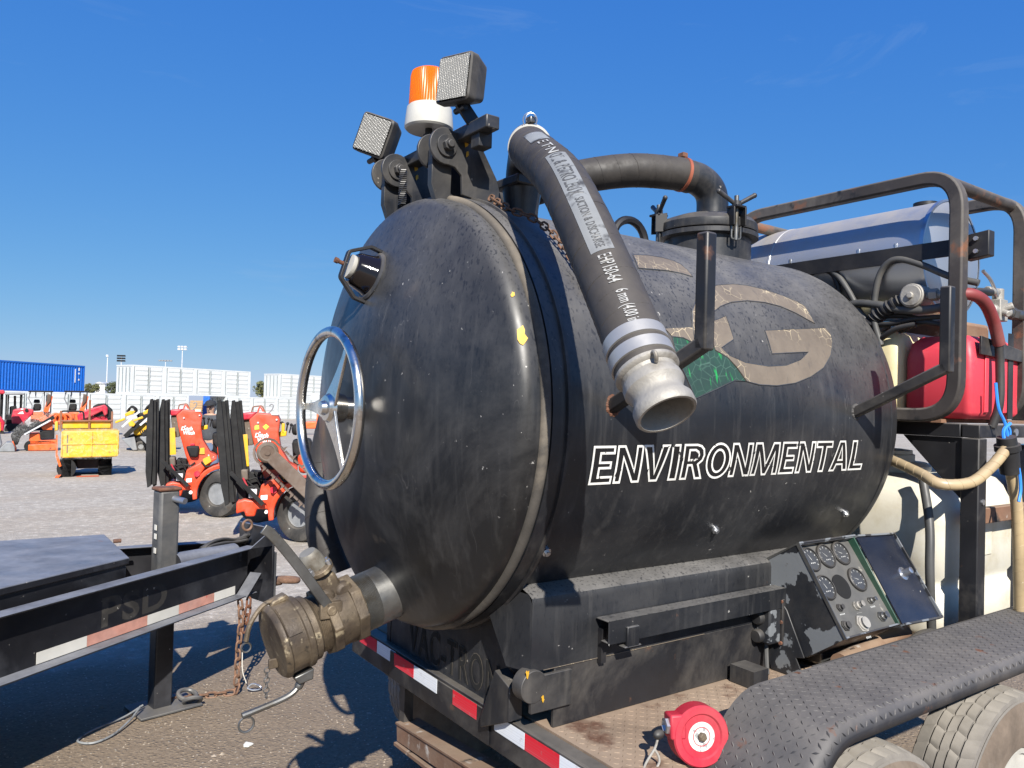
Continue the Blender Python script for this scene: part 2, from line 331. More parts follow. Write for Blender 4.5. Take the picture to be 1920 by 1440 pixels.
# ---------------------------------------------------------------- the vacuum trailer (local frame: x forward, y to its left, z up)
S, ZC, TL = .72, 1.71, 1.783
TR = thing('vacuum_trailer', 'black vacuum excavation trailer with a big horizontal spoil tank lettered ENVIRONMENTAL', 'trailer')
TF, TRt, TU = basis(54.8, 1.209, 1.681)
rot = Matrix((WF, WR, WU)).transposed() @ Matrix((TF, TRt, TU))
TR.matrix_world = Matrix.Translation(EYE-rot@EYE) @ rot.to_4x4()
def cy(x, deg, r=S): return V((x, -r*math.cos(R(deg)), ZC+r*math.sin(R(deg))))       # point on the shell, angle up from the near side
RK, RC, FL = .06, 1.5, .02
_cx = -FL+math.sqrt((RC-RK)**2-(S-RK)**2); _a = math.asin((S-RK)/(RC-RK))
def dome_prof(k=1.):
    p = [(S, 0), (S, -FL)]
    for i in range(1, 11): t = (math.pi/2-_a)*i/10; p.append((S-RK+RK*math.cos(t), -FL-RK*math.sin(t)))
    for i in range(1, 21): t = _a*(1-i/20); p.append((RC*math.sin(t), _cx-RC*math.cos(t)))
    return p
def dome(y, z, off=0.):
    r = math.hypot(y, z-ZC); n = V((-math.sqrt(max(0, RC*RC-r*r)), y, z-ZC)).normalized(); return V((_cx-math.sqrt(RC*RC-r*r), y, z))+n*off, n

# spoil tank shell
m = MB(); pr = [(S-.012, .012), (S-.012, .02), (S+.014, .02), (S+.014, .075), (S, .078)]+[(S, .078+(TL-.078)*i/8) for i in range(1, 9)]
for i in range(1, 9): t = math.pi/2*i/8; pr.append((S-.10+.10*math.cos(t), TL+.10*math.sin(t)))
for i in range(1, 9): pr.append(((S-.10)*(1-i/8), TL+.10+.09*math.sin(math.pi/2*i/8)))
m.lathe(pr, (0, 0, ZC), (1, 0, 0), 128, cap=False)
TANK = m.build('spoil_tank', 'tank', TR, smooth=30)
MB().lathe([(S+.0005, 0), (S+.002, .004), (S+.002, .012), (S+.0005, .016)], (TL-.02, 0, ZC), (1, 0, 0), 96, cap=False).build('end_seam', 'tank', TANK)
MB().lathe([(S+.0135, 0), (S+.022, .002), (S+.022, .012), (S+.0135, .014)], (.066, 0, ZC), (1, 0, 0), 96, cap=False).build('rim_band', 'frame', TANK)
m = MB()
for i in range(150):                       # weld bead along the rim
    a = 360*i/150; p = cy(.079, a, S+.002); m.ball(p, .0055+.002*random.random(), 4)
m.build('weld_bead', 'black', TANK, kind='stuff')
# lettering
def on_shell(x0, x1, a0, a1, r): return lambda x, y: cy(x0+(x1-x0)*x, a0+(a1-a0)*y, r)
GLYPH = {
 'E': [[(0, 0), (.96, 0), (.96, .22), (.38, .22), (.38, .40), (.86, .40), (.86, .60), (.38, .60), (.38, .78), (.96, .78), (.96, 1), (0, 1)]],
 'N': [[(0, 0), (.28, 0), (.28, .62), (.70, 0), (1, 0), (1, 1), (.72, 1), (.72, .38), (.30, 1), (0, 1)]],
 'V': [[(.36, 0), (.66, 0), (1, 1), (.68, 1), (.51, .30), (.34, 1), (0, 1)]],
 'I': [[(0, 0), (1, 0), (1, 1), (0, 1)]],
 'R': [[(0, 0), (.30, 0), (.30, .38), (.42, .38), (.66, 0), (1, 0), (.74, .42), (.90, .52), (.97, .68), (.92, .86), (.78, .96), (.58, 1), (0, 1)], [(.30, .58), (.30, .80), (.52, .80), (.63, .75), (.66, .69), (.62, .62), (.52, .58)]],
 'O': [[(.5+.5*math.cos(2*math.pi*i/28), .5+.52*math.sin(2*math.pi*i/28)) for i in range(28)], [(.5+.22*math.cos(2*math.pi*i/22), .5+.29*math.sin(2*math.pi*i/22)) for i in range(22)]],
 'M': [[(0, 0), (.20, 0), (.22, .62), (.42, 0), (.58, 0), (.78, .62), (.80, 0), (1, 0), (.96, 1), (.70, 1), (.50, .38), (.30, 1), (.04, 1)]],
 'T': [[(.34, 0), (.66, 0), (.66, .78), (1, .78), (1, 1), (0, 1), (0, .78), (.34, .78)]],
 'A': [[(0, 0), (.28, 0), (.36, .20), (.64, .20), (.72, 0), (1, 0), (.66, 1), (.34, 1)], [(.42, .40), (.58, .40), (.50, .74)]],
 'L': [[(0, 0), (1, 0), (1, .22), (.38, .22), (.38, 1), (0, 1)]]}
SPANS = [('E', .184, .274), ('N', .278, .384), ('V', .384, .499), ('I', .506, .545), ('R', .559, .664), ('O', .670, .790), ('N', .792, .900), ('M', .905, 1.052), ('E', 1.060, 1.151), ('N', 1.158, 1.258), ('T', 1.262, 1.366), ('A', 1.366, 1.488), ('L', 1.494, 1.587)]
LET = group_part('lettering', TR)
DEG = 1/math.radians(1)/S
for ch, xa, xb in SPANS:
    f_ = (xa-.184)/1.4; base = (-15.5+.45*f_)/DEG; hgt_ = ((-6.3+.7*f_)-(-15.5+.45*f_))/DEG; m = MB()
    for lp in GLYPH[ch]:
        pts = [V((xa+(xb-xa)*u, base+hgt_*v, 0)) for u, v in lp]; k = len(pts); wd = .0070; ins = []; 
        area = sum(pts[i].x*pts[(i+1) % k].y-pts[(i+1) % k].x*pts[i].y for i in range(k)); sg = 1 if area > 0 else -1
        if lp is not GLYPH[ch][0]: sg = -sg
        for i in range(k):
            a_, b_, c_ = pts[i-1], pts[i], pts[(i+1) % k]; d1 = (b_-a_).normalized(); d2 = (c_-b_).normalized(); n1 = V((-d1.y, d1.x, 0))*sg; n2 = V((-d2.y, d2.x, 0))*sg; mt_ = (n1+n2); mt_ = mt_.normalized()*(wd/max(.45, mt_.normalized().dot(n1))); ins.append(b_+mt_)
        for i in range(k):
            j = (i+1) % k; ns = max(1, int((pts[j]-pts[i]).length/.012))
            for t in range(ns):
                q4 = [pts[i].lerp(pts[j], t/ns), pts[i].lerp(pts[j], (t+1)/ns), ins[i].lerp(ins[j], (t+1)/ns), ins[i].lerp(ins[j], t/ns)]; m.add([cy(v_.x, v_.y*DEG, S+.0022) for v_ in q4], [(0, 1, 2, 3)])
    m.build('letter_outline', 'lettering_white', LET, smooth=0, fix=False)
    bm = bmesh.new(); fc0 = bm.faces.new([bm.verts.new((xa+(xb-xa)*u, base+hgt_*v, 0)) for u, v in GLYPH[ch][0]]); fc0.normal_update(); bmesh.ops.triangulate(bm, faces=[fc0], ngon_method='EAR_CLIP')
    for i in range(1, 12): bmesh.ops.bisect_plane(bm, geom=bm.verts[:]+bm.edges[:]+bm.faces[:], plane_co=(0, base+hgt_*i/12, 0), plane_no=(0, 1, 0))
    for v_ in bm.verts: v_.co = cy(v_.co.x, v_.co.y*DEG, S+.0012)
    me_ = bpy.data.meshes.new('letter_fill'); bm.to_mesh(me_); bm.free(); me_.materials.append(M['lettering_black']); link('letter_fill', me_, LET)
def decal(name, pts, mat, r, n=10):
    """flat polygon (x along the tank, degrees up) laid on the shell"""
    bm = bmesh.new(); vs = [bm.verts.new((x, a*.01257, 0)) for x, a in pts]; f = bm.faces.new(vs); f.normal_update(); bmesh.ops.triangulate(bm, faces=[f], ngon_method='EAR_CLIP')
    ys = [a*.01257 for _, a in pts]; y0, y1 = min(ys), max(ys)
    for i in range(1, n*2): bmesh.ops.bisect_plane(bm, geom=bm.verts[:]+bm.edges[:]+bm.faces[:], plane_co=(0, y0+(y1-y0)*i/(n*2), 0), plane_no=(0, 1, 0))
    for v in bm.verts: v.co = cy(v.co.x, v.co.y/.01257, r)
    me = bpy.data.meshes.new(name); bm.to_mesh(me); bm.free(); me.materials.append(M[mat]); return link(name, me, TANK)
G = [(.652, 24.61), (.68, 29.74), (.744, 35.1), (.819, 38.57), (.899, 41.28), (1.007, 43.2), (1.094, 43.76), (1.193, 43.09), (1.286, 41.51), (1.356, 39.7), (1.389, 38.0), (1.383, 31.2), (1.348, 32.41), (1.289, 34.53), (1.219, 36.3), (1.13, 36.98), (1.023, 36.58), (.918, 34.88), (.844, 32.7), (.794, 30.45), (.762, 27.03), (.847, 29.45), (.843, 22.19), (.765, 19.29), (.796, 17.28), (.873, 15.64), (.996, 15.06), (1.1, 15.79), (1.195, 17.88), (1.26, 20.65), (1.034, 18.96), (1.038, 26.21), (1.442, 30.02), (1.458, 27.92), (1.443, 24.64), (1.399, 20.22), (1.329, 15.97), (1.237, 12.92), (1.134, 10.73), (1.028, 9.67), (.93, 9.67), (.864, 10.4), (.821, 14.15), (.785, 16.7), (.73, 18.46), (.73, 20.47), (.637, 19.89)]
GREEN = [(.539, 21.08), (.588, 21.08), (.633, 19.89), (.73, 20.32), (.731, 18.38), (.787, 16.62), (.823, 14.07), (.861, 10.4), (.801, 10.48), (.717, 8.22), (.602, 5.26), (.582, 8.39), (.557, 12.43), (.536, 16.04)]
TOP = [(.559, 49.79), (.639, 51.09), (.713, 51.43), (.764, 50.69), (.789, 49.11), (.797, 46.58), (.794, 43.54), (.743, 44.32), (.681, 44.44), (.6, 43.87), (.527, 43.2)]
STRIP = [(.516, 23.15), (.656, 24.54), (.632, 19.82), (.588, 21.08), (.539, 21.18)]
decal('logo_letter', G, 'logo_tan', S+.0022); decal('logo_swoosh', GREEN, 'logo_green', S+.0012); decal('logo_arc', TOP, 'logo_tan', S+.0018); decal('logo_band', STRIP, 'logo_tan', S+.0018)
for nm, pg in (('logo_outline', G), ('logo_outline', GREEN), ('logo_outline', TOP)):
    pts = []
    for i, (x, a) in enumerate(pg):
        x2, a2 = pg[(i+1) % len(pg)]; k = max(1, int(math.hypot(x2-x, (a2-a)*.0126)/.03)); pts += [cy(x+(x2-x)*j/k, a+(a2-a)*j/k, S+.0012) for j in range(k)]
    MB().tube(pts, .0022, 5, closed=True).build(nm, 'steel', TANK)
for x, y, z in ((1.613, -.618, 1.341), (.835, -.613, 1.332), (.095, -.622, 1.325)):
    p = V((x, y, z)); n = V((0, y, z-ZC)).normalized(); b = MB().cyl(p-n*.01, p+n*.008, .014, n=16).cyl(p, p+n*.016, .0085, n=6).build('stud', 'zinc', TANK)
m = MB().torus((1.03, .05, ZC+S+.02), (0, 1, 0), .095, .018, 32, 8); m.build('lifting_eye', 'blackdark', TANK)

# rear door
DOOR = MB().lathe([(r, x) for r, x in dome_prof()], (-.004, 0, ZC), (1, 0, 0), 128, cap=False).build('rear_door', 'door', TR, smooth=40)
MB().torus((.006, 0, ZC), (1, 0, 0), S-.002, .017, 128, 12).build('seal', 'seal', DOOR)
def chip(parent, c, n, sz, mat, seed, nm='paint_chip'):
    random.seed(seed); u = n.cross(V((0, 0, 1))).normalized(); v = n.cross(u); k = 11; pts = []
    for i in range(k): t = 2*math.pi*i/k; q = sz*random.uniform(.45, 1.15); pts.append(c+u*math.cos(t)*q*.7+v*math.sin(t)*q*1.2)
    MB().prism([p+n*.0005 for p in pts], n*.0012).build(nm, mat, parent, smooth=0)
for (yy, zz, s_) in ((-.505, 2.035, .011), (-.56, 1.677, .008), (-.40, 1.98, .005)):
    c, n = dome(yy, zz); chip(DOOR, c, n, s_, 'gold', int(-yy*999))
for a, s_, sd in ((18, .022, 5), (28, .009, 6)):          # chips on the knuckle
    n = V((-.45, -.89*math.cos(R(a)), .89*math.sin(R(a)))).normalized(); ctr = V((-FL-.004, -(S-RK)*math.cos(R(a)), ZC+(S-RK)*math.sin(R(a)))); chip(DOOR, ctr+n*(RK+.0003), n, s_, 'gold', sd)

# sight port with its guard
SP = group_part('sight_port', TR); c, n = dome(.022, 2.155)
MB().lathe([(.074, -.01), (.074, .010), (.068, .018), (.056, .070), (.048, .078)], c, n, 40).build('glass_cup', 'sightglass', SP)
MB().lathe([(.086, -.012), (.086, .006), (.078, .012), (.072, .012)], c, n, 40, cap=False).build('base_ring', 'black', SP)
MB().lathe([(.038, .076), (.041, .082), (.041, .092), (0, .094)], c, n, 32).build('cap', 'white_paint', SP)
up = (V((0, 0, 1))-n*n.z).normalized(); g = fillet([c+up*.092+n*.0, c+up*.092+n*.04, c+up*.046+n*.106, c-up*.046+n*.106, c-up*.092+n*.04, c-up*.092+n*.0], .016)
sd = n.cross(up); MB().sqtube(g, .022, .011, sd).build('guard', 'blackdark', SP, .002)
MB().cyl(c+n*.106, c+n*.138, .007, n=10).cyl(c+n*.130, c+n*.142, .010, n=8).build('screw', 'rust', SP)

# handwheel
HW = group_part('handwheel', TR); hc = V((-.340, -.040, 1.712)); hr = .243
hn = V((-1, 0, 0))
MB().torus(hc, hn, hr, .0165, 72, 16).build('rim', 'chrome', HW)
for ang in (180, 62, -62):
    d = V((0, -math.cos(R(ang)), math.sin(R(ang)))); t = hn.cross(d)
    m = MB(); vs = []; k = 10
    for i in range(k+1):
        f = i/k; rr = .03+(hr-.03)*f; wd = .030*(1-f)**2+.0105; dx = .018*math.sin(f*math.pi*.5)-.018
        c0 = hc+d*rr-hn*(.016-dx*-.6)
        vs.append([c0+t*wd+hn*.005, c0-t*wd+hn*.005, c0-t*wd-hn*.005, c0+t*wd-hn*.005])
    for i in range(k):
        b = len(m.v); m.add(vs[i]+vs[i+1], [(0, 1, 5, 4), (1, 2, 6, 5), (2, 3, 7, 6), (3, 0, 4, 7)])
    m.build('spoke', 'chrome', HW, .002)
MB().lathe([(0, .028), (.020, .026), (.024, .012), (.040, .010), (.052, -.01), (.045, -.05), (.036, -.052), (.036, -.13)], hc, hn, 40).build('hub', 'chrome', HW)

# dump valve with its camlock cap
GV = group_part('dump_valve', TR); a0 = V((-.075, -.035, 1.115)); a1 = V((-.476, -.045, 1.000)); ax = (a1-a0).normalized(); vl = (a1-a0).length
vy = V((0, 1, 0)); vu = ax.cross(vy).normalized(); vu = vu if vu.z > 0 else -vu
m = MB().lathe([(.112, -.03), (.108, .0), (.093, .012), (.092, .10)], a0, ax, 56); m.build('weld_spout', 'steel', GV)
m = MB(); pr = []
for i in range(12): pr += [(.0925, .10+i*.0045), (.0885, .10+i*.0045+.0022)]
m.lathe(pr, a0, ax, 56, cap=False); m.build('thread', 'steel', GV)
m = MB().lathe([(.112, .155), (.112, .19)], a0, ax, 8); m.lathe([(.094, .15), (.100, .19), (.100, .245), (.092, .25)], a0, ax, 56)
m.lathe([(.112, .245), (.112, .275)], a0, ax, 8); m.build('valve_body', 'brass', GV, .003)
m = MB(); pr = []
for i in range(7): pr += [(.090, .272+i*.005), (.086, .272+i*.005+.0025)]
pr += [(.098, .312), (.102, .316), (.102, .352), (.096, .356)]
m.lathe(pr, a0, ax, 56, cap=False); m.build('adapter', 'brass', GV)
m = MB().lathe([(.105, .335), (.112, .34), (.112, .355), (.106, .36), (.108, .412), (.114, .416), (.113, .424), (.104, .434), (0, .437)], a0, ax, 56); CAP = m.build('dust_cap', 'brass', GV, .0015)
# raised lettering plate on the cap's skirt
def on_skirt(h0, h1, d0, d1, r):
    def f(x, y):
        h = h0+(h1-h0)*y; d = R(d0+(d1-d0)*x); return a0+ax*h+(-vy*math.cos(d)+vu*math.sin(d))*r
    return f
m = MB(); fn = on_skirt(.366, .408, 20, 78, .108); fo = on_skirt(.366, .408, 20, 78, .1115); k = 10; vs = []
for i in range(k+1): vs += [fn(i/k, 0), fo(i/k, 0), fo(i/k, 1), fn(i/k, 1)]
m.add(vs, [(4*i+j, 4*i+4+j, 4*i+4+(j+1) % 4, 4*i+(j+1) % 4) for i in range(k) for j in range(4)]+[(0, 1, 2, 3), (4*k+3, 4*k+2, 4*k+1, 4*k)]); m.build('name_plate', 'brass', GV)
# gate housing rising from the body, bonnet and flange
gx = a0+ax*.205; gd = (vu*1.0-ax*.05+vy*.05).normalized()
gd = (vu+ax*.26).normalized()
m = MB().prism([gx-ax*.035+vy*.052+gd*.07, gx-ax*.035-vy*.052+gd*.07, gx+ax*.035-vy*.052+gd*.07, gx+ax*.035+vy*.052+gd*.07], gd*.09)
m.cyl(gx-vy*.062-ax*.03+gd*.085, gx-vy*.02-ax*.03+gd*.085, .030, n=20).cyl(gx-vy*.062+ax*.03+gd*.085, gx-vy*.02+ax*.03+gd*.085, .030, n=20)
m.build('gate_housing', 'brass', GV, .012)
fc = gx+gd*.165; t2 = gd.cross(vy).normalized()
def oval(c, rx, ry, n=28): return [c+vy*rx*math.cos(2*math.pi*i/n)+t2*ry*math.sin(2*math.pi*i/n) for i in range(n)]
MB().prism(oval(fc, .072, .050), gd*.016).build('flange', 'brass', GV, .003)
m = MB(); b_ = fc+gd*.016; k = 10; vs = []
for i in range(k+1):
    f = i/k; q = math.sqrt(max(0, 1-(f*.92)**2)); vs += [p for p in oval(b_+gd*.055*f, .042*(.55+.45*q), .038*(.45+.55*q), 24)]
m.add(vs, [(24*i+j, 24*i+(j+1) % 24, 24*i+24+(j+1) % 24, 24*i+24+j) for i in range(k) for j in range(24)]+[tuple(24*k+j for j in range(24))]); m.build('bonnet', 'bonnet', GV, smooth=50)
for sx, sy in ((-.05, -.03), (-.05, .03), (.055, .0)):
    p = fc+vy*sx+t2*sy+gd*.014; MB().cyl(p, p+gd*.016, .008, n=6).cyl(p, p+gd*.026, .0042, n=8).build('bolt', 'zinc', GV)
# operating lever
hb = a0+ax*.262-vy*.085+vu*.055; ht_ = V((-.551, -.14, 1.362)); mid = hb+(ht_-hb)*.55+ax*-.004
path = spline([hb, mid, ht_-(ht_-hb).normalized()*.03, ht_+V((-.012, .0, .0))], 8)
MB().sqtube(path, .010, .030, vy).build('lever', 'steel', GV, .002)
MB().cyl(hb+vy*.06, hb-vy*.012, .016, n=16).cyl(hb+vy*.035, hb+vy*.012, .026, n=6).box(hb+vy*.004, (.07, .02, .05)).build('lever_pivot', 'brass', GV, .003)
# cam arms
e = a0+ax*.375
ca = e-vu*.108-vy*.03; MB().prism([ca-vy*.022-ax*.03, ca-vy*.022+ax*.035, ca-vy*.022+ax*.025-vu*.028, ca-vy*.022-ax*.02-vu*.032], vy*.044).build('cam_lug', 'steel', GV, .004)
MB().tube(spline([ca-vu*.015+ax*.0, ca-vu*.045+ax*.03, ca-vu*.055+ax*.07, ca-vu*.05+ax*.15, ca-vu*.045+ax*.20], 6), [.013]*6+[.009]*19, 10).build('cam_arm', 'steel', GV)
p = ca-vu*.045+ax*.195; MB().torus(p-vu*.03, vy, .022, .0035, 20, 6).build('pull_ring', 'steel', GV)
cb = e+vu*.105+vy*.03; MB().prism([cb-vy*.022-ax*.03, cb-vy*.022+ax*.035, cb-vy*.022+ax*.025+vu*.014, cb-vy*.022-ax*.02+vu*.018], vy*.044).build('cam_lug', 'brass', GV, .004)
MB().tube(spline([cb+vu*.008, cb+ax*.05+vu*.008, cb+ax*.10-vu*.03, cb+ax*.125-vu*.075], 6), .008, 8).build('cam_arm', 'brass', GV)
p = cb+ax*.125-vu*.08; MB().torus(p-V((0, 0, .014)), vy, .014, .003, 16, 6).build('pull_ring', 'steel', GV)
p = a0+ax*.438-vu*.03-vy*.0+V((0, 0, -.03)); m = MB().box(p, (.03, .012, .03)); m.build('chain_lug', 'brass', GV, .003)
for i in range(6):
    q = p+V((-.018, 0, -.018-.015*i)); MB().torus(q, (1, 0, 0) if i % 2 else (0, 1, 0), .0085, .0018, 12, 5).build('chain_link', 'steel', GV)

# hinge, crossbar, beacon and lamps on top of the door
HG = group_part('door_hinge', TR); px_, pz = -.035, 2.572
for yc in (-.165, .185):
    for dy in (-.036, .046):
        pts = [];
        for i in range(15): t = R(60+220*i/14); pts.append((px_+.060*math.cos(t), pz+.060*math.sin(t)))
        pts += [(px_+.035, pz-.062), (px_+.062, pz-.085), (px_+.066, 2.425), (px_+.235, 2.40), (px_+.20, 2.50), (px_+.14, pz+.02), (px_+.085, pz+.055)]
        MB().prism([(x, yc+dy-.006, z) for x, z in pts], (0, .012, 0)).build('tank_lug', 'black', HG, .002)
    MB().prism([(px_-.035, yc-.014, pz+.02), (px_-.02, yc-.014, pz+.05), (px_+.03, yc-.014, pz+.05), (px_+.040, yc-.014, pz), (px_+.038, yc-.014, 2.40), (px_+.0, yc-.014, 2.36), (px_-.035, yc-.014, 2.45)], (0, .028, 0)).build('door_arm', 'black', HG, .002)
    MB().cyl((px_, yc-.05, pz), (px_, yc-.042, pz), .036, n=28).build('washer', 'black', HG, .001)
    MB().cyl((px_, yc-.068, pz), (px_, yc+.08, pz), .020, n=6).cyl((px_, yc-.078, pz), (px_, yc, pz), .012, n=14).build('bolt', 'black', HG, .002)
    chip(HG, V((px_+.075, yc-.0432, pz+.025)), V((0, -1, 0)), .013, 'gold', 11); chip(HG, V((px_+.08, yc-.0432, pz-.012)), V((0, -1, 0)), .010, 'gold', 12)
MB().tube([(px_-.01+.012*math.cos(i*1.3), .075+.012*math.sin(i*1.3), 2.43+.0016*i*.9) for i in range(90)], .0032, 6).build('spring', 'black', HG)
chip(HG, V((.135, -.2032, 2.425)), V((0, -1, 0)), .026, 'green', 21)
MB().box((.03, 0, 2.618), (.05, .76, .042)).build('crossbar', 'black', HG, .004)
for yy in (-.30, .30): MB().box((.04, yy, 2.585), (.05, .05, .06)).build('crossbar_foot', 'black', HG, .003)
BE = group_part('beacon', TR); bc = V((.03, .035, 0))
MB().cyl(bc+V((0, 0, 2.63)), bc+V((0, 0, 2.73)), .013, n=16).cyl(bc+V((0, 0, 2.66)), bc+V((0, 0, 2.685)), .020, n=12).build('stem', 'blackdark', BE)
MB().lathe([(.03, 2.708), (.080, 2.702), (.086, 2.708), (.0865, 2.716), (.080, 2.778), (.074, 2.784)], bc, (0, 0, 1), 56).build('base', 'white_paint', BE)
m = MB(); n_ = 112; pr = [(.0735, 2.784), (.0735, 2.792), (.070, 2.890), (.066, 2.906), (.052, 2.914), (0, 2.917)]; k = len(pr); vs = []; fs = []
for i in range(n_):
    t = 2*math.pi*i/n_
    for j, (r, h) in enumerate(pr): rr = r-(.0016 if i % 2 and j in (1, 2, 3) else 0); vs.append(bc+V((rr*math.cos(t), rr*math.sin(t), h)))
fs = [(i*k+j, ((i+1) % n_)*k+j, ((i+1) % n_)*k+j+1, i*k+j+1) for i in range(n_) for j in range(k-1)]
m.add(vs, fs); LN = m.build('lens', 'amber', BE, smooth=20)
MB().cyl(bc+V((0, 0, 2.785)), bc+V((0, 0, 2.84)), .022, n=20).box(bc+V((0, 0, 2.835)), (.05, .01, .06)).build('bulb_and_mirror', 'reflector', BE)
def lamp(c, rx, rz, nm):
    L = group_part('work_lamp', TR); rm = Matrix.Rotation(R(rz), 3, 'Z') @ Matrix.Rotation(R(rx), 3, 'X'); c = V(c)
    def rr(wd, ht, x, rad=.018): return [c+rm@p for p in fillet([V((x, -wd/2, -ht/2)), V((x, wd/2, -ht/2)), V((x, wd/2, ht/2)), V((x, -wd/2, ht/2))], rad, 5, True)]
    m = MB(); ls = [rr(.140, .140, -.045), rr(.150, .150, -.040), rr(.150, .150, -.012), rr(.142, .142, .0), rr(.120, .120, .040)]; k = len(ls[0])
    m.add([p for l in ls for p in l], [(i*k+j, i*k+(j+1) % k, (i+1)*k+(j+1) % k, (i+1)*k+j) for i in range(len(ls)-1) for j in range(k)]+[tuple((len(ls)-1)*k+j for j in range(k))])
    m.build('housing', 'lampshell', L)
    m = MB(); nx = 26; vs = []; fs = []
    for i in range(nx*2+1):
        yy = -.066+.132*i/(nx*2); xx = -.047-(.0022 if i % 2 else 0); vs += [c+rm@V((xx, yy, -.066)), c+rm@V((xx, yy, .066))]
    fs = [(2*i, 2*i+2, 2*i+3, 2*i+1) for i in range(nx*2)]; m.add(vs, fs); m.build('lens', 'lens', L, smooth=0)
    m = MB().box(c+rm@V((-.040, 0, 0)), (.003, .13, .13), rm); m.build('reflector', 'reflector', L)
    b = c+rm@V((-.0, 0, -.075)); MB().bar(b+V((.0, 0, .01)), V((.03, c.y, 2.636)), .045, .012, (0, 1, 0)).cyl(b+V((0, -.03, -.01)), b+V((0, .03, -.01)), .010, n=10).build('bracket', 'blackdark', L)
lamp((-.02, -.275, 2.762), 6, 14, 'near'); lamp((-.03, .315, 2.735), 22, 30, 'far')

# suction hose with camlock end
SH = group_part('suction_hose', TR)
MB().lathe([(.058, 2.375), (.060, 2.43), (.070, 2.50)], (.305, -.16, 0), (0, 0, 1), 32).build('riser', 'black', SH)
MB().box((.307, -.16, 2.515), (.15, .15, .034)).build('collar', 'frame', SH, .006)
el = spline([(.310, -.16, 2.49), (.308, -.163, 2.55), (.286, -.205, 2.600), (.230, -.295, 2.612), (.165, -.385, 2.575)], 6)
MB().tube(el, .063, 28).build('elbow', 'frame', SH)
hp = spline([(.215, -.315, 2.602), (.168, -.388, 2.568), (.113, -.470, 2.522), (.056, -.600, 2.452), (-.018, -.79, 2.335), (-.071, -.948, 2.185), (-.090, -1.042, 2.067), (-.107, -1.125, 1.96), (-.124, -1.196, 1.868), (-.131, -1.232, 1.820)], 10)
HR = .066
hm = MB().tube(hp, [HR+(.0007 if i % 2 else 0) for i in range(len(hp))], 40).build('hose', 'rubberhose', SH, smooth=60)
class Path:
    def __init__(s, pts, ref):
        s.p = pts; s.d = [0]
        for a, b in zip(pts, pts[1:]): s.d.append(s.d[-1]+(b-a).length)
        s.L = s.d[-1]; s.ref = V(ref)
    def at(s, t):
        t = max(0, min(s.L*.9999, t)); i = max(k for k in range(len(s.d)-1) if s.d[k] <= t); f = (t-s.d[i])/(s.d[i+1]-s.d[i]); q = s.p[i].lerp(s.p[i+1], f)
        i0, i1 = max(0, i-1), min(len(s.p)-1, i+2); tg = (s.p[i1]-s.p[i0]).normalized(); n = (s.ref-tg*s.ref.dot(tg)).normalized(); return q, tg, n, tg.cross(n)
    def sf(s, t, deg, r): q, tg, n, b = s.at(t); return q+(n*math.cos(R(deg))+b*math.sin(R(deg)))*r
HPATH = Path(hp, (-.42, -.80, .42))
def spiral(path, r, t0, t1, pitch, name, mat, parent, rad=.0018):
    k = int((t1-t0)/pitch*24); MB().tube([path.sf(t0+(t1-t0)*i/k, 360*(t0+(t1-t0)*i/k)/pitch, r) for i in range(k)], rad, 4, cap=False).build(name, mat, parent)
spiral(HPATH, HR-.0006, .09, HPATH.L-.02, .055, 'wrap_ridge', 'rubberhose', SH)
def patch(path, r, t0, t1, d0, d1, name, mat, parent, n=60, k=8):
    vs = [path.sf(t0+(t1-t0)*i/n, d0+(d1-d0)*j/k, r) for i in range(n+1) for j in range(k+1)]
    MB().add(vs, [(i*(k+1)+j, (i+1)*(k+1)+j, (i+1)*(k+1)+j+1, i*(k+1)+j+1) for i in range(n) for j in range(k)]).build(name, mat, parent, fix=False)
D0, D1 = -10, 38
patch(HPATH, HR+.0016, .30, .41, D0, D1, 'print_band', 'hose_label', SH, 20)
patch(HPATH, HR+.0016, .57, .985, D0, D1, 'print_band', 'hose_label', SH)
def on_path(path, r, t0, t1, d0, d1): return lambda x, y: path.sf(t0+(t1-t0)*x, d0+(d1-d0)*y, r)
for s_, ta, tb_, da, db, mt_ in (('E T\u00b7N', .43, .56, 26, 2, 'hose_print'), ('OIL & PETROLEUM', .575, .79, 30, 0, 'hose_print_dark'), ('SUCTION & DISCHARGE', .805, .975, 24, 6, 'hose_print_dark'), ('EHP150-64', .998, 1.085, 28, 2, 'hose_print'), ('6 mm (4.00 in', 1.11, 1.205, 30, 0, 'hose_print')):
    text_on('print', s_, on_path(HPATH, HR+.0024, ta, tb_, da, db), mt_, SH, 0, .008)
def band(path, t, wd, r, name, mat, parent, prof=None):
    q, tg, n, b = path.at(t); pr = prof or [(r-.004, 0), (r, .001), (r, wd-.001), (r-.004, wd)]
    return MB().lathe(pr, q, tg, 48, cap=False).build(name, mat, parent)
band(HPATH, .10, .024, HR+.0045, 'hose_clamp', 'white_paint', SH); band(HPATH, .135, .012, HR+.004, 'hose_clamp', 'white_paint', SH)
q_, tg, n_, b_ = HPATH.at(.115); up_ = (V((0, 0, 1))-tg*tg.z).normalized(); p = q_+up_*(HR+.014); MB().box(p, (.022, .03, .02)).build('clamp_screw', 'steel', SH, .003)
MB().torus(p+V((-.01, -.01, -.004)), tg, .022, .0018, 20, 6).torus(p+V((.0, .0, .006)), (.3, .8, .2), .016, .0014, 20, 6).build('tie_wire', 'zinc', SH)
band(HPATH, HPATH.L-.085, .030, HR+.004, 'hose_clamp', 'clampband', SH); band(HPATH, HPATH.L-.045, .030, HR+.004, 'hose_clamp', 'clampband', SH)
q_, tg, n_, b_ = HPATH.at(HPATH.L-.006)
cd = (V((-.140, -1.306, 1.726))-q_).normalized()
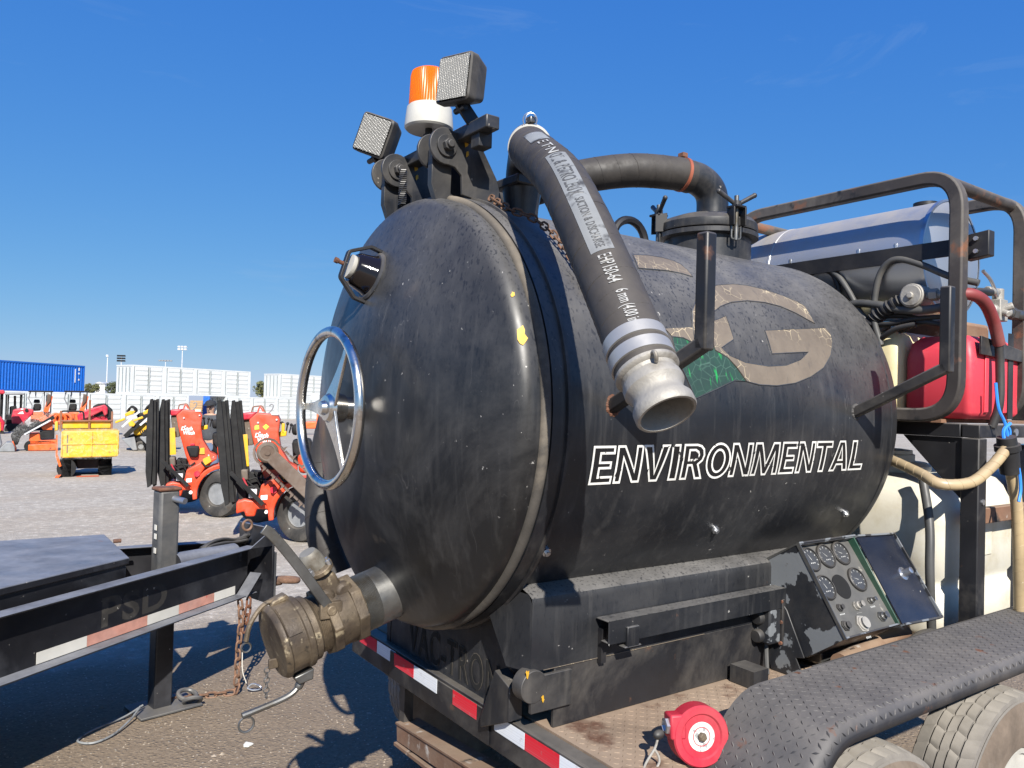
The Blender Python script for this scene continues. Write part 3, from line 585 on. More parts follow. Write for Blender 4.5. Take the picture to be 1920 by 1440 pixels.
MB().lathe([(.052, -.01), (.064, 0), (.069, .003), (.0695, .010), (.067, .014), (.060, .017), (.058, .024), (.063, .034), (.064, .050), (.060, .056), (.0545, .066), (.054, .074), (.0585, .084), (.0635, .092), (.0640, .112), (.0615, .116), (.056, .116), (.054, .112), (.053, .02)], q_, cd, 56, cap=False).build('camlock_end', 'castal', SH)
MB().lathe([(.054, .03), (.0, .031)], q_, cd, 40, cap=False).build('bore', 'cavity_shade', SH)  # closing disc, the darkness of the bore is put into its colour
nn = (V((-.5, -.8, .4))-cd*V((-.5, -.8, .4)).dot(cd)).normalized(); MB().tube(spline([q_+cd*.010+nn*.071, q_+cd*.017+nn*.079, q_+cd*.026+nn*.075, q_+cd*.030+nn*.065], 5), .0045, 8).build('lug', 'castal', SH)

# vacuum hose from the manhole over to the far side
VH = group_part('vacuum_hose', TR); mc = V((1.47, 0, 0))
el = spline([(1.50, 0, 2.60), (1.50, 0, 2.70), (1.475, .005, 2.755), (1.42, .02, 2.79), (1.345, .04, 2.80)], 7)
MB().tube(el, .072, 28).build('elbow', 'black', VH)
vp = spline([(1.38, .03, 2.795), (1.30, .05, 2.80), (1.10, .12, 2.79), (.92, .24, 2.755), (.76, .38, 2.70), (.60, .56, 2.60), (.42, .76, 2.40), (.25, .90, 2.10), (.12, .95, 1.75), (.04, .93, 1.4), (.02, .86, 1.15), (.06, .80, .98)], 9)
MB().tube(vp, .074, 28).build('hose', 'rubberhose', VH, smooth=60)
VP = Path(vp, (-.3, -.6, .7)); spiral(VP, .0735, .08, VP.L-.05, .075, 'wrap_ridge', 'rubberhose', VH)
band(VP, .035, .016, .0775, 'hose_clamp', 'orangerust', VH); q_, tg, n_, b_ = VP.at(.042); MB().box(q_+V((0, 0, .088)), (.03, .035, .022)).build('clamp_screw', 'rust', VH, .003)

# manhole
MH = group_part('manhole', TR)
MB().lathe([(.195, ZC+S-.12), (.195, 2.535)], mc, (0, 0, 1), 56, cap=False).build('neck', 'black', MH)
MB().lathe([(.205, 2.505), (.226, 2.51), (.226, 2.53), (.205, 2.534)], mc, (0, 0, 1), 56).build('flange', 'black', MH)
MB().lathe([(.222, 2.537), (.224, 2.542), (.222, 2.572), (.205, 2.592), (.15, 2.612), (.075, 2.622)], mc, (0, 0, 1), 64).build('lid', 'black', MH)
for a in (-108, 20, 152):
    d = V((math.cos(R(a)), math.sin(R(a)), 0)); t = V((-d.y, d.x, 0)); c = mc+d*.232
    m = MB()
    for s_ in (-1, 1): m.prism([c+t*s_*.028+d*-.03+V((0, 0, 2.535)), c+t*s_*.028+d*.025+V((0, 0, 2.53)), c+t*s_*.028+d*.025+V((0, 0, 2.61)), c+t*s_*.028+d*-.03+V((0, 0, 2.62))], t*.008)
    m.box(c+V((0, 0, 2.612)), (.06, .06, .010)); m.build('clamp_bracket', 'blackdark', MH, .002)
    m = MB().cyl(c+V((0, 0, 2.47)), c+V((0, 0, 2.662)), .010, n=12); m.tube(fillet([c+t*.022+V((0, 0, 2.53)), c+t*.022+V((0, 0, 2.475)), c-t*.022+V((0, 0, 2.475)), c-t*.022+V((0, 0, 2.53))], .01), .004, 6); m.build('swing_bolt', 'steel', MH)
    h = c+V((0, 0, 2.624)); m = MB().cyl(h-V((0, 0, .014)), h+V((0, 0, .014)), .019, n=16)
    for s_ in (-1, 1): e = h+t*s_*.088+V((0, 0, .048)); m.cyl(h+t*s_*.012+V((0, 0, .004)), e, .0095, .0105, 12).ball(e, .0115, 6)
    m.build('wing_nut', 'black', MH)

# draped rusty chain
CH = group_part('safety_chain', TR)
def chain(pts, parent, name, mat, pitch=.026, R0=.0105, r=.0036, st=.012):
    P_ = Path(spline(pts, 10), (.3, -.7, .6)); t0 = MB(); n = 16; loop = []
    for i in range(n):
        a = 2*math.pi*i/n; loop.append(V((math.cos(a)*R0+(st if math.cos(a) > 0 else -st)*.5, math.sin(a)*R0, 0)))
    t0.tube(loop, r, 6, closed=True); ob0 = None; k = int(P_.L/pitch)
    for i in range(k):
        q, tg, nn, bb = P_.at((i+.5)*pitch)
        if i % 2: nn, bb = bb, -nn
        mt = Matrix((tg, nn, bb)).transposed().to_4x4(); mt.translation = q
        if ob0 is None: ob0 = t0.build(name, mat, parent); ob = ob0
        else: ob = link(name, ob0.data, parent)
        ob.matrix_local = mt
chain([(.118, -.24, 2.425), (.107, -.32, 2.385), (.120, -.375, 2.355), (.158, -.40, 2.342), (.184, -.43, 2.318), (.197, -.485, 2.275), (.205, -.55, 2.21), (.215, -.60, 2.14), (.225, -.64, 2.06)], CH, 'link', 'chainrust')

# hose hooks
for hx in (.253, 1.51):
    HK = group_part('hose_hook', TR)
    MB().bar((hx, -.69, 1.732), (hx, -1.056, 1.915), .038, .038, (1, 0, 0)).build('arm', 'frame', HK, .006)
    MB().box((hx, -1.05, 2.045), (.038, .038, .302)).build('upright', 'frame', HK, .006)
    m = MB()
    for i in range(26): t = i/26*2*math.pi; m.ball((hx+.024*math.cos(t), -.716, 1.746+.026*math.sin(t)), random.uniform(.005, .009), 4)
    m.build('weld', 'rust' if hx < 1 else 'black', HK, kind='stuff')

# skirt under the tank
SK = group_part('tank_skirt', TR); x0, x1 = .035, 1.72
def skirt_panel(pts, name, mat, th=.006): return MB().prism(pts, (0, th, 0))
m = MB(); prof = [(-.505, 1.205), (-.563, 1.188), (-.578, 1.178), (-.582, 1.160), (-.582, .968)]
vs = [];
for x in (x0+.05, x1): vs += [(x, y, z) for y, z in prof]
k = len(prof); m.add(vs, [(j, j+1, k+j+1, k+j) for j in range(k-1)]); m.build('side_panel', 'tank', SK, smooth=30)
m = MB().add([(x0+.05, -.582, 1.160), (x0+.05, -.582, .968), (x0+.02, -.50, .968), (x0+.02, -.40, 1.10), (x0+.03, -.44, 1.19), (x0+.05, -.563, 1.188)], [(0, 1, 2, 3, 4, 5)]); m.build('end_panel', 'tank', SK)
MB().box((.95, -.574, .878), (1.55, .012, .178)).build('lower_plate', 'frame', SK, .002)
MB().box((.155, -.588, .905), (.15, .014, .105)).build('cover_plate', 'black', SK, .002)
MB().cyl((.088, -.597, .930), (.088, -.55, .930), .047, n=40).build('round_end_cap', 'black', SK, .002)
chip(SK, V((.060, -.5985, .972)), V((0, -1, 0)), .012, 'gold', 31); chip(SK, V((.118, -.5985, .892)), V((0, -1, 0)), .009, 'gold', 32)
MB().box((.48, -.5825, .968), (.70, .004, .0014)).build('paint_edge', 'logo_tan', SK)
# slide rail
RL = group_part('slide_rail', TR); m = MB()
for (ya, za, yb, zb) in ((-.645, 1.030, -.645, 1.094), (-.645, 1.094, -.592, 1.094), (-.645, 1.030, -.615, 1.030)):
    m.bx((.325, min(ya, yb)-.003, min(za, zb)-.003), (1.22, max(ya, yb)+.003, max(za, zb)+.003))
m.build('channel', 'tank', RL, .003)
MB().bx((.395, -.657, 1.010), (.445, -.645, 1.072)).bx((.385, -.657, 1.008), (.455, -.62, 1.014)).build('stop_tab', 'tank', RL, .004)
MB().bx((.34, -.60, .955), (.36, -.583, 1.06)).build('bracket', 'blackdark', RL)

# deck, rear bumper and name plate
DK = group_part('deck', TR)
MB().bx((.160, -.95, .775), (3.3, .95, .788)).build('deck_plate', 'deck', DK)
def lugs(fn, u0, u1, v0, v1, name, mat, parent, sp=.0235, L_=.0098, W_=.0034, H_=.0016):
    m = MB(); nu, nv = int((u1-u0)/sp), int((v1-v0)/sp)
    for i in range(nu):
        for j in range(nv):
            u, v = u0+(i+.5)*sp, v0+(j+.5)*sp; a = R(45 if (i+j) % 2 else -45); c, s_ = math.cos(a), math.sin(a); pts = []
            for (p, q, h) in ((-L_, 0, 0), (0, -W_, 0), (L_, 0, 0), (0, W_, 0)): pts.append(fn(u+p*c-q*s_, v+p*s_+q*c, -.0006))
            for (p, q) in ((-L_*.5, 0), (L_*.5, 0)): pts.append(fn(u+p*c-q*s_, v+p*s_+q*c, H_))
            m.add(pts, [(0, 1, 5, 4), (1, 2, 5), (2, 3, 4, 5), (3, 0, 4)])
    m.build(name, mat, parent, smooth=60, kind='stuff', fix=False)
lugs(lambda u, v, h: V((u, v, .788+h)), .17, 1.75, -.95, -.585, 'tread_lugs', 'deck', DK)
BP = group_part('rear_bumper', TR)
m = MB().bx((.100, -1.05, .668), (.108, .70, .785)).bx((.108, -1.05, .777), (.158, .70, .784)).bx((.108, -1.05, .670), (.158, .70, .677)); m.build('channel', 'frame', BP, .003)
MB().bx((.093, -.36, .672), (.0995, .33, .776)).build('light_plate', 'frame', BP, .002)
for y0, y1, c in ((.456, .62, 'tape_red'), (.291, .456, 'tape_white'), (.132, .291, 'tape_red'), (-.039, .132, 'tape_white'), (-.293, -.144, 'tape_red'), (-.544, -.384, 'tape_white'), (-.706, -.544, 'tape_red'), (-.87, -.706, 'tape_white')):
    xx = .092 if -.35 < y0 < .3 and y1 < .33 else .099
    if c == 'tape_red' and y0 > .4: y0, y1 = .458, .62
    MB().bx((xx-.0012, y0+.0012, .729), (xx, y1-.0012, .7775)).build('reflective_strip', c, BP)
MB().bx((.108, .70, .668), (.16, .712, .788)).build('end_cap', 'frame', BP)
NP = group_part('name_plate', TR)
MB().prism([(.128, .395, .755), (.128, -.40, .745), (.128, -.52, 1.20), (.128, -.30, 1.10), (.128, .0, 1.03), (.128, .30, 1.06), (.128, .395, .98)], (.008, 0, 0)).build('plate', 'black', NP, .002)
text_on('letter_edge_highlight', 'VAC-TRON', flat((.1262, .24, .80), (0, -.60, 0), (0, 0, .115)), 'seal', NP, 0, .022, 1.15); text_on('cutout_shade_letters', 'VAC-TRON', flat((.1250, .24, .80), (0, -.60, 0), (0, 0, .115)), 'cavity_shade', NP, 0, .006, 1.15)  # flat letters: shade of cut-outs and edge highlights put into the colour
m = MB().prism([(.127, .40, .70), (.127, .43, .70), (.127, .43, 1.0), (.127, .40, 1.0)], (.06, 0, 0)); m.build('side_gusset', 'black', NP)
MB().prism([(.070, -.42, .93), (.070, -.50, .90), (.070, -.50, .80), (.070, -.35, .73), (.070, -.345, .76)], (.05, 0, 0)).build('corner_gusset', 'black', NP, .003)
MB().bx((.112, -.90, .735), (.160, -.60, .776)).build('step_angle', 'frame', NP, .003)
# rusty lower cross angle with a red marker lamp
LA = group_part('rear_step', TR)
MB().bar((.23, .43, .44), (.11, -.62, .61), .10, .010).bar((.19, .43, .405), (.07, -.62, .575), .010, .07).build('angle_iron', 'rustbar', LA, .002)
MB().bar((.20, .43, .36), (.08, -.62, .50), .05, .012).build('lower_flange', 'rustbar', LA)
MB().bx((.20, .40, .38), (.24, .44, .70)).build('hanger', 'frame', LA); MB().bx((.12, -.66, .50), (.18, -.62, .70)).build('hanger', 'frame', LA)
p = V((.115, -.36, .500)); MB().box(p, (.03, .06, .05)).build('marker_lamp', 'tape_red', LA, .012)

# fenders and wheels, both sides
def fender(sgn):
    FE = group_part('fender', TR); yi, yo, zt = (.962, 1.262, .958) if sgn > 0 else (.84, 1.11, .93)
    st = [(2.75, zt), (2.0, zt), (1.2, zt), (.75, zt)]+[(.62-.0+.0-.26*math.sin(R(a))+.0, zt-.36*(1-math.cos(R(a)))) for a in range(0, 88, 8)]
    cr = [(yi, -.02), (yi, 0), (yo-.035, 0), (yo-.018, -.005), (yo-.006, -.016), (yo, -.034), (yo, -.058)]
    m = MB(); k = len(cr); vs = []
    for i, (x, z) in enumerate(st):
        a = st[max(0, i-1)]; b = st[min(len(st)-1, i+1)]; t = V((b[0]-a[0], 0, b[1]-a[1])).normalized(); n = V((-t.z, 0, t.x)); n = -n if n.z < 0 or (abs(n.z) < .01 and n.x > 0) else n
        vs += [V((x, -sgn*y, z))+n*d for y, d in cr]
    m.add(vs, [(i*k+j, (i+1)*k+j, (i+1)*k+j+1, i*k+j+1) for i in range(len(st)-1) for j in range(k-1)])
    o = m.build('shell', 'fender', FE, smooth=50); so_ = o.modifiers.new('thick', 'SOLIDIFY'); so_.thickness = .005; so_.offset = -1
    if sgn > 0:
        def fs(u, v, h):
            if u > .62: return V((u, -v, zt+h))
            a = min(R(86), (.62-u)/.31); n = V((-math.sin(a), 0, math.cos(a))); return V((.62-.26*math.sin(a), -v, zt-.36*(1-math.cos(a))))+n*h
        lugs(fs, .22, 2.5, yi+.004, yo-.03, 'tread_lugs', 'fender', FE, H_=.0014)
        def fe(u, v, h):
            c_, n_ = (V((u, 0, zt)), V((0, 0, 1))) if u > .62 else (fs(u, 0, 0), (fs(u, 0, 1)-fs(u, 0, 0)))
            a = v/.03; a = min(a, 1.55); return V((c_.x, -(yo-.035+.035*math.sin(a)), c_.z))+V((n_.x, 0, n_.z))*(-.035*(1-math.cos(a))-max(0, v/.03-1.55)*.03+h*math.cos(a))+V((0, -h*math.sin(a), 0))
        lugs(fe, .22, 2.5, .0, .06, 'edge_lugs', 'fender', FE, H_=.0014)
    MB().bx((.9, -sgn*.955, .80), (2.6, -sgn*.950, .955)).build('inner_skirt', 'frame', FE)
    return FE
fender(1); fender(-1)
def tyre_mesh(ro=.405, wd=.225):
    half = wd/2; prof = [(.215, -half*.78), (.235, -half*.92), (.30, -half), (.355, -half*.97), (.385, -half*.86)]
    ribs = [-.8, -.46, -.43, -.16, -.13, .13, .16, .43, .46, .8]; m = MB(); n = 216; vs = []; cols = []
    g = [(-.84, 0, 0), (-.80, 1, 1), (-.47, 1, 1), (-.46, 0, 2), (-.42, 0, 2), (-.41, 1, 1), (-.155, 1, 1), (-.15, 0, 2), (-.11, 0, 2), (-.10, 1, 1), (.10, 1, 1), (.11, 0, 2), (.15, 0, 2), (.155, 1, 1), (.41, 1, 1), (.42, 0, 2), (.46, 0, 2), (.47, 1, 1), (.80, 1, 1), (.84, 0, 0)]
    full = [(r, h, 0) for r, h in prof]+[(ro-(.007 if k_ == 2 else 0)-.018*abs(u)**3-(.012 if k_ == 0 else 0), u*half, k_) for u, _, k_ in g]+[(r, -h, 0) for r, h in reversed(prof)]
    k = len(full)
    for i in range(n):
        for (r, h, kk) in full:
            t = 2*math.pi*(i+(3*math.sin(h/half*9) if kk == 1 else 0)*.25)/n; rr = r-(.0045 if kk == 1 and i % 6 == 0 else 0)
            vs.append((rr*math.cos(t), h, rr*math.sin(t)))
    m.add(vs, [(i*k+j, ((i+1) % n)*k+j, ((i+1) % n)*k+j+1, i*k+j+1) for i in range(n) for j in range(k-1)]); return m
WHEEL0 = None
def wheel(x, y, z):
    global WHEEL0
    Wp = group_part('wheel', TR); Wp.location = (x, y, z)
    if WHEEL0 is None:
        t = tyre_mesh().build('tyre', 'tyre', Wp, smooth=30, fix=False); 
        s_ = -1; m = MB().lathe([(.222, -.085), (.215, -.098), (.205, -.098), (.19, -.06), (.12, -.05), (.09, -.085), (.05, -.09), (.045, -.11), (0, -.112)], (0, 0, 0), (0, 1, 0), 40).lathe([(.222, .085), (.215, .098), (.20, .098), (.18, .02), (.1, .0)], (0, 0, 0), (0, 1, 0), 40)
        r_ = m.build('rim', 'white_paint', Wp); sw = MB().lathe([(.23, -.107), (.30, -.1145), (.355, -.1105), (.378, -.1)], (0, 0, 0), (0, 1, 0), 80, cap=False).build('sidewall', 'sidewall', Wp); WHEEL0 = (t, r_, sw)
    else:
        for o in WHEEL0: link(o.name.split('.')[0], o.data, Wp)
    return Wp
wheel(.85, -1.125, .395); wheel(1.685, -1.125, .395); wheel(.85, .965, .372); wheel(1.685, .965, .372)
AX = group_part('axle', TR); MB().cyl((.85, -1.0, .39), (.85, 1.0, .37), .04, n=16).cyl((1.685, -1.0, .39), (1.685, 1.0, .37), .04, n=16).build('axle_tube', 'blackdark', AX)
CF = group_part('chassis', TR); MB().bx((.16, -.50, .62), (3.3, -.42, .775)).bx((.16, .42, .62), (3.3, .50, .775)).bx((.16, -.9, .70), (.24, .9, .775)).bx((1.2, -.9, .70), (1.28, .9, .775)).build('rails', 'frame', CF)

# control panel
CP = group_part('control_panel', TR)
pa, pd = V((1.20, -.695, 1.268)), V((1.20, -.884, .975)); pu = V((1, 0, 0)); pv = (pd-pa).normalized(); pn = V((0, -.84, .54)).normalized(); PL = (pd-pa).length; PW = .352
def pp(u, v, h=0.): return pa+pu*u*PW+pv*v*PL+pn*h
side = [(-.535, 1.165), (pa.y, pa.z), (pd.y, pd.z), (-.735, .868), (-.535, .93)]
MB().prism([(1.196, y, z) for y, z in side], (.006, 0, 0)).build('side_plate', 'blackchip', CP, .002)
MB().prism([(1.545, y, z) for y, z in side], (.006, 0, 0)).build('side_plate', 'green', CP, .002)
MB().prism([(1.202, -.535, 1.165), (1.202, pa.y, pa.z), (1.202, pa.y-.003, pa.z-.006), (1.202, -.535, 1.158)], (.343, 0, 0)).build('top_plate', 'blackchip', CP)
MB().prism([(1.202, pd.y, pd.z), (1.202, -.735, .868), (1.202, -.735, .874), (1.202, pd.y+.004, pd.z+.004)], (.343, 0, 0)).build('bottom_plate', 'blackchip', CP)
MB().prism([pp(.017, .0, -.030), pp(.983, .0, -.030), pp(.983, .995, -.014), pp(.017, .995, -.014)], pn*-.004).build('face_plate', 'panel', CP)
MB().prism([pp(-.012, -.01, -.006), pp(1.01, -.01, -.006), pp(1.01, .012, -.006), pp(-.012, .012, -.006)], pn*.012).build('edge_trim', 'blackchip', CP, .002)
MB().prism([(1.193, -.535, 1.175), (1.193, pa.y-.002, pa.z+.004), (1.193, pd.y-.006, pd.z), (1.193, pd.y+.004, pd.z-.004), (1.193, pa.y+.008, pa.z-.008), (1.193, -.535, 1.163)], (.004, 0, 0)).build('edge_trim', 'steel', CP)
def fh(v): return -.030+.016*v
for u, v in ((.15, .17), (.43, .16), (.71, .155), (.15, .48), (.74, .46)):
    g = group_part('gauge', CP)
    c = pp(u, v, fh(v)); nm = link; m = MB().lathe([(.047, -.004), (.047, .008), (.043, .012), (.040, .012), (.040, .006)], c, pn, 40); m.build('gauge', 'rubber', CP, .001)
    bpy.data.objects.remove(g)
    G_ = MB().lathe([(.0405, .0062), (0, .0064)], c, pn, 32, cap=False).build('gauge_dial', 'gauge', CP)
    m = MB()
    for i in range(9):
        t = R(-40+i*32); d = pu*math.cos(t)+pv*-math.sin(t); e = pn.cross(d); q = c+pn*.0068
        m.add([q+d*.030+e*.0014, q+d*.037+e*.0014, q+d*.037-e*.0014, q+d*.030-e*.0014], [(0, 1, 2, 3)])
    t = R(100+u*80); d = pu*math.cos(t)+pv*-math.sin(t); e = pn.cross(d); q = c+pn*.007; m.add([q+e*.0015, q+d*.026, q-e*.0015, q-d*.006], [(0, 1, 2, 3)])
    for i in range(3): q = c+pv*(.012)+pu*(-.012+i*.010)+pn*.0068; m.add([q, q+pu*.006, q+pu*.006+pv*.004, q+pv*.004], [(0, 1, 2, 3)])
    m.build('gauge_print', 'gauge_print', CP, smooth=0, fix=False)
MB().lathe([(.046, .003), (0, .0035)], pp(.42, .50, fh(.5)), pn, 40, cap=False).build('empty_gauge_hole', 'cavity_shade', CP)  # flat disc whose near-black colour supplies the shade of the opening
for u, v, r, L_, mt in ((.48, .72, .014, .035, 'castal'), (.76, .70, .011, .03, 'steel'), (.42, .90, .026, .022, 'castal'), (.80, .88, .016, .03, 'steel'), (.14, .88, .016, .02, 'rubber'), (.20, .70, .012, .02, 'rubber')):
    c = pp(u, v, fh(v)); MB().cyl(c, c+pn*.006, r*1.25, n=6).lathe([(r, 0), (r*.95, L_*.5), (r*.6, L_*.55), (r*.6, L_*.9), (r*.8, L_), (0, L_)], c, pn, 20).build('switch', mt, CP, .001)
    m = MB()
    for i in range(4): q = pp(u, v, fh(v)+.0012)+pv*(r*1.7)+pu*(-.014+i*.008); m.add([q, q+pu*.005, q+pu*.005+pv*.007, q+pv*.007], [(0, 1, 2, 3)])
    m.build('switch_print', 'gauge_print', CP, smooth=0, fix=False)
lid = lambda u, v, h=0.: V((1.562+.27*u, -.695, 1.262-.012*u))+pv*(PL*(v*1.0))+pn*h+V((.012*v*u, 0, 0))
MB().prism([lid(0, 0), lid(1, 0), lid(1, 1), lid(0, 1)], pn*.004).build('lid', 'lid', CP)
for a, b in (((0, 0), (1, 0)), ((1, 0), (1, 1)), ((1, 1), (0, 1))): MB().bar(lid(*a, .004), lid(*b, .004), .007, .020, pn).build('lid_lip', 'blackchip', CP)
c = lid(.66, .47, .004); MB().lathe([(.026, 0), (.026, .004), (.015, .006), (.013, .040), (.009, .042), (0, .042)], c, pn, 24).build('latch', 'zinc', CP)
# bracket foot and plug box on the rear side
MB().prism([(1.19, -.585, 1.10), (1.19, -.555, .90), (1.19, -.60, .789), (1.19, -.74, .789), (1.19, -.70, .86), (1.19, -.735, .868), (1.19, -.66, 1.02)], (-.006, 0, 0)).build('mounting_foot', 'blackchip', CP, .002)
MB().box((1.180, -.60, .975), (.012, .10, .165)).build('plug_plate', 'frame', CP, .002)
MB().prism([(1.174, -.645, .90), (1.174, -.555, .90), (1.174, -.555, 1.03), (1.174, -.60, 1.048), (1.174, -.645, 1.03)], (-.065, 0, 0)).build('plug_box', 'blackchip', CP, .008)
for z in (.925, .99): MB().lathe([(.024, 0), (.024, .018), (.020, .024), (0, .026)], (1.110, -.60, z), (-1, 0, 0), 24).build('plug_cap', 'rubber', CP)
for y, z in ((-.645, 1.05), (-.645, .90), (-.645, .975)): MB().cyl((1.176, y, z), (1.168, y, z), .007, n=6).build('bolt', 'rust', CP)
MB().tube(spline([(1.15, -.60, .90), (1.14, -.61, .85), (1.12, -.63, .792)], 6), .008, 8).build('cable', 'darkgrey_hose', CP)
MB().bx((.95, -.70, .79), (1.03, -.60, .85)).build('stake_pocket', 'black', DK)
# clutter between panel and fender
ENG = group_part('engine_parts', TR)
MB().bx((1.35, -.70, .80), (1.9, -.45, .90)).build('tool_tray', 'steel', ENG, .01); MB().cyl((1.3, -.80, .85), (1.85, -.74, .86), .035, n=16).build('hydraulic_pipe', 'rustbar', ENG)
MB().tube(spline([(1.62, -.80, .80), (1.75, -.86, .90), (1.95, -.84, .86), (2.1, -.8, .8)], 6), .016, 10).build('cable', 'rubber', ENG)

# platform frame over the water tank
PF = group_part('platform_frame', TR)
m = MB().bx((2.03, -.935, .788), (2.10, -.865, 1.655)); m.build('post', 'frame', PF, .005)
MB().bx((3.02, -.935, .788), (3.09, -.865, 1.655)).build('post', 'frame', PF, .005); MB().bx((2.03, .865, .788), (2.10, .935, 1.655)).build('post', 'frame', PF, .005)
MB().bx((2.03, -.862, 1.656), (2.098, .935, 1.712)).build('cross_beam', 'frame', PF, .004)
MB().bx((2.032, -.935, 1.657), (3.09, -.866, 1.710)).build('side_beam', 'frame', PF, .004)
MB().prism([(2.045, -.864, 1.655), (2.045, -.864, 1.40), (2.045, -.62, 1.655)], (.012, 0, 0)).build('gusset', 'frame', PF, .002)
MB().bx((2.098, -.90, 1.30), (3.02, -.868, 1.365)).build('tank_strap_bar', 'rustbar', PF, .004)
MB().bx((2.0, -.80, 1.713), (3.0, .5, 1.728)).build('floor_plate', 'rustbar', PF)
MB().cyl((2.065, -.941, 1.40), (2.065, -.93, 1.40), .012, n=8).build('bolt', 'zinc', PF); MB().cyl((2.36, -.94, 1.68), (2.36, -.93, 1.68), .016, n=8).build('bolt', 'zinc', PF)
# white water tank
WT = group_part('water_tank', TR)
def rbox(lo, hi, rad, rows):
    """rounded tank: rows of (z, inset)"""
    m = MB(); vs = []; k = 0
    for z, i in rows:
        l = fillet([V((lo[0]+i, lo[1]+i, z)), V((hi[0]-i, lo[1]+i, z)), V((hi[0]-i, hi[1]-i, z)), V((lo[0]+i, hi[1]-i, z))], rad, 8, True); k = len(l); vs += l
    n = len(rows); m.add(vs, [(i*k+j, i*k+(j+1) % k, (i+1)*k+(j+1) % k, (i+1)*k+j) for i in range(n-1) for j in range(k)]+[tuple((n-1)*k+j for j in range(k)), tuple(range(k))[::-1]]); return m
rbox((2.02, -.82), (3.2, .82), .14, [(.79, .05), (.81, .02), (.84, 0), (1.0, 0), (1.02, .015), (1.05, .015), (1.07, 0), (1.30, 0), (1.38, .01), (1.43, .04), (1.46, .08), (1.475, .15)]).build('tank_body', 'water_tank', WT, smooth=60)
MB().lathe([(.22, 1.46), (.22, 1.50), (.20, 1.515), (.15, 1.52), (.15, 1.55), (.14, 1.555), (.14, 1.57), (.10, 1.575)], (2.35, -.35, 0), (0, 0, 1), 48).build('filler_lid', 'water_tank', WT)
MB().bx((2.35, -.825, 1.14), (2.42, -.815, 1.34)).build('moulded_rib', 'water_tank', WT, .03)
# fuel tanks on the platform
RT = group_part('fuel_tank', TR)
rbox((2.02, -.905), (2.47, -.635), .03, [(1.731, .03), (1.745, .01), (1.76, 0), (1.98, 0), (2.045, .012), (2.075, .04)]).build('red_body', 'red_tank', RT, smooth=60)
for x in (2.13, 2.30): MB().bx((x, -.912, 1.76), (x+.03, -.906, 2.02)).build('moulded_rib', 'red_tank', RT, .003)
MB().bx((2.33, -.916, 1.735), (2.375, -.912, 2.10)).build('tie_strap', 'rubber', RT)
YT = group_part('additive_tank', TR); rbox((1.978, -.628), (2.47, -.30), .05, [(1.731, .03), (1.745, .01), (1.76, 0), (2.03, 0), (2.085, .012), (2.105, .04)]).build('yellow_body', 'yellow_tank', YT, smooth=60)
for y in (-.42, -.50, -.57): MB().cyl((2.05, y, 2.10), (2.05, y, 2.13), .014, n=6).build('hose_fitting', 'zinc', YT)
# cage hoops
CG = group_part('cage', TR)
for hx, far in ((1.895, .16), (2.47, .16)):
    pth = fillet([(hx, -.55, 1.742), (hx, -.905, 1.742), (hx, -.905, 2.705), (hx, far, 2.705), (hx, far, 1.742)], .15, 10)
    MB().sqtube(pth, .055, .055, (1, 0, 0)).build('hoop', 'cage', CG, .008)
for yy in (-.865, .12): MB().cyl((1.91, yy, 2.672), (2.46, yy, 2.672), .026, n=16).build('tie_tube', 'cage', CG)
MB().bx((1.935, -.97, 2.385), (1.943, .22, 2.452)).bx((1.943, -.97, 2.446), (2.0, .22, 2.452)).build('shelf_angle', 'blackdark', CG)
MB().prism([(1.933, -.912, 2.36), (1.933, -1.0, 2.37), (1.933, -1.0, 2.47), (1.933, -.912, 2.46)], (.05, 0, 0)).build('end_bracket', 'blackdark', CG, .004)
for z in (2.39, 2.44): MB().cyl((1.93, -.955, z), (1.922, -.955, z), .009, n=8).build('bolt', 'zinc', CG)
for y in (-.62, -.45, -.1): MB().cyl((1.96, y, 2.45), (1.96, y, 2.475), .008, n=6).build('bolt', 'zinc', CG)
MB().bx((2.50, -.93, 2.24), (3.1, -.92, 2.38)).build('side_rail', 'frame', CG, .003); MB().bx((2.50, -.92, 1.73), (2.56, -.86, 2.24)).build('rail_post', 'frame', CG, .004)
# stainless cylinder
SC = group_part('stainless_cylinder', TR); ca_ = V((2.205, 0, 2.425)); rr_ = .252
m = MB(); n_ = 96; vs = []; ys = [-.735, -.728, -.46, -.455, .45, .455]
m.lathe([(rr_-.006, -.735), (rr_, -.730), (rr_, .02), (rr_+.0025, .022), (rr_+.0025, .035), (rr_, .037), (rr_, .45)], (ca_.x, 0, ca_.z), (0, 1, 0), n_, cap=False); m.build('wrap', 'stainless', SC)
MB().lathe([(0, -.760), (.12, -.757), (.2, -.748), (rr_-.006, -.735)], (ca_.x, 0, ca_.z), (0, 1, 0), n_, cap=False).build('end_dish', 'stainless', SC)
MB().lathe([(rr_-.004, -.738), (rr_+.006, -.738), (rr_+.006, -.722), (rr_-.004, -.722)], (ca_.x, 0, ca_.z), (0, 1, 0), n_, cap=False).build('end_rim', 'zinc', SC)
MB().cyl((2.2, -.62, 2.675), (2.2, -.62, 2.69), .05, n=24).build('filler_cap', 'blackdark', SC)
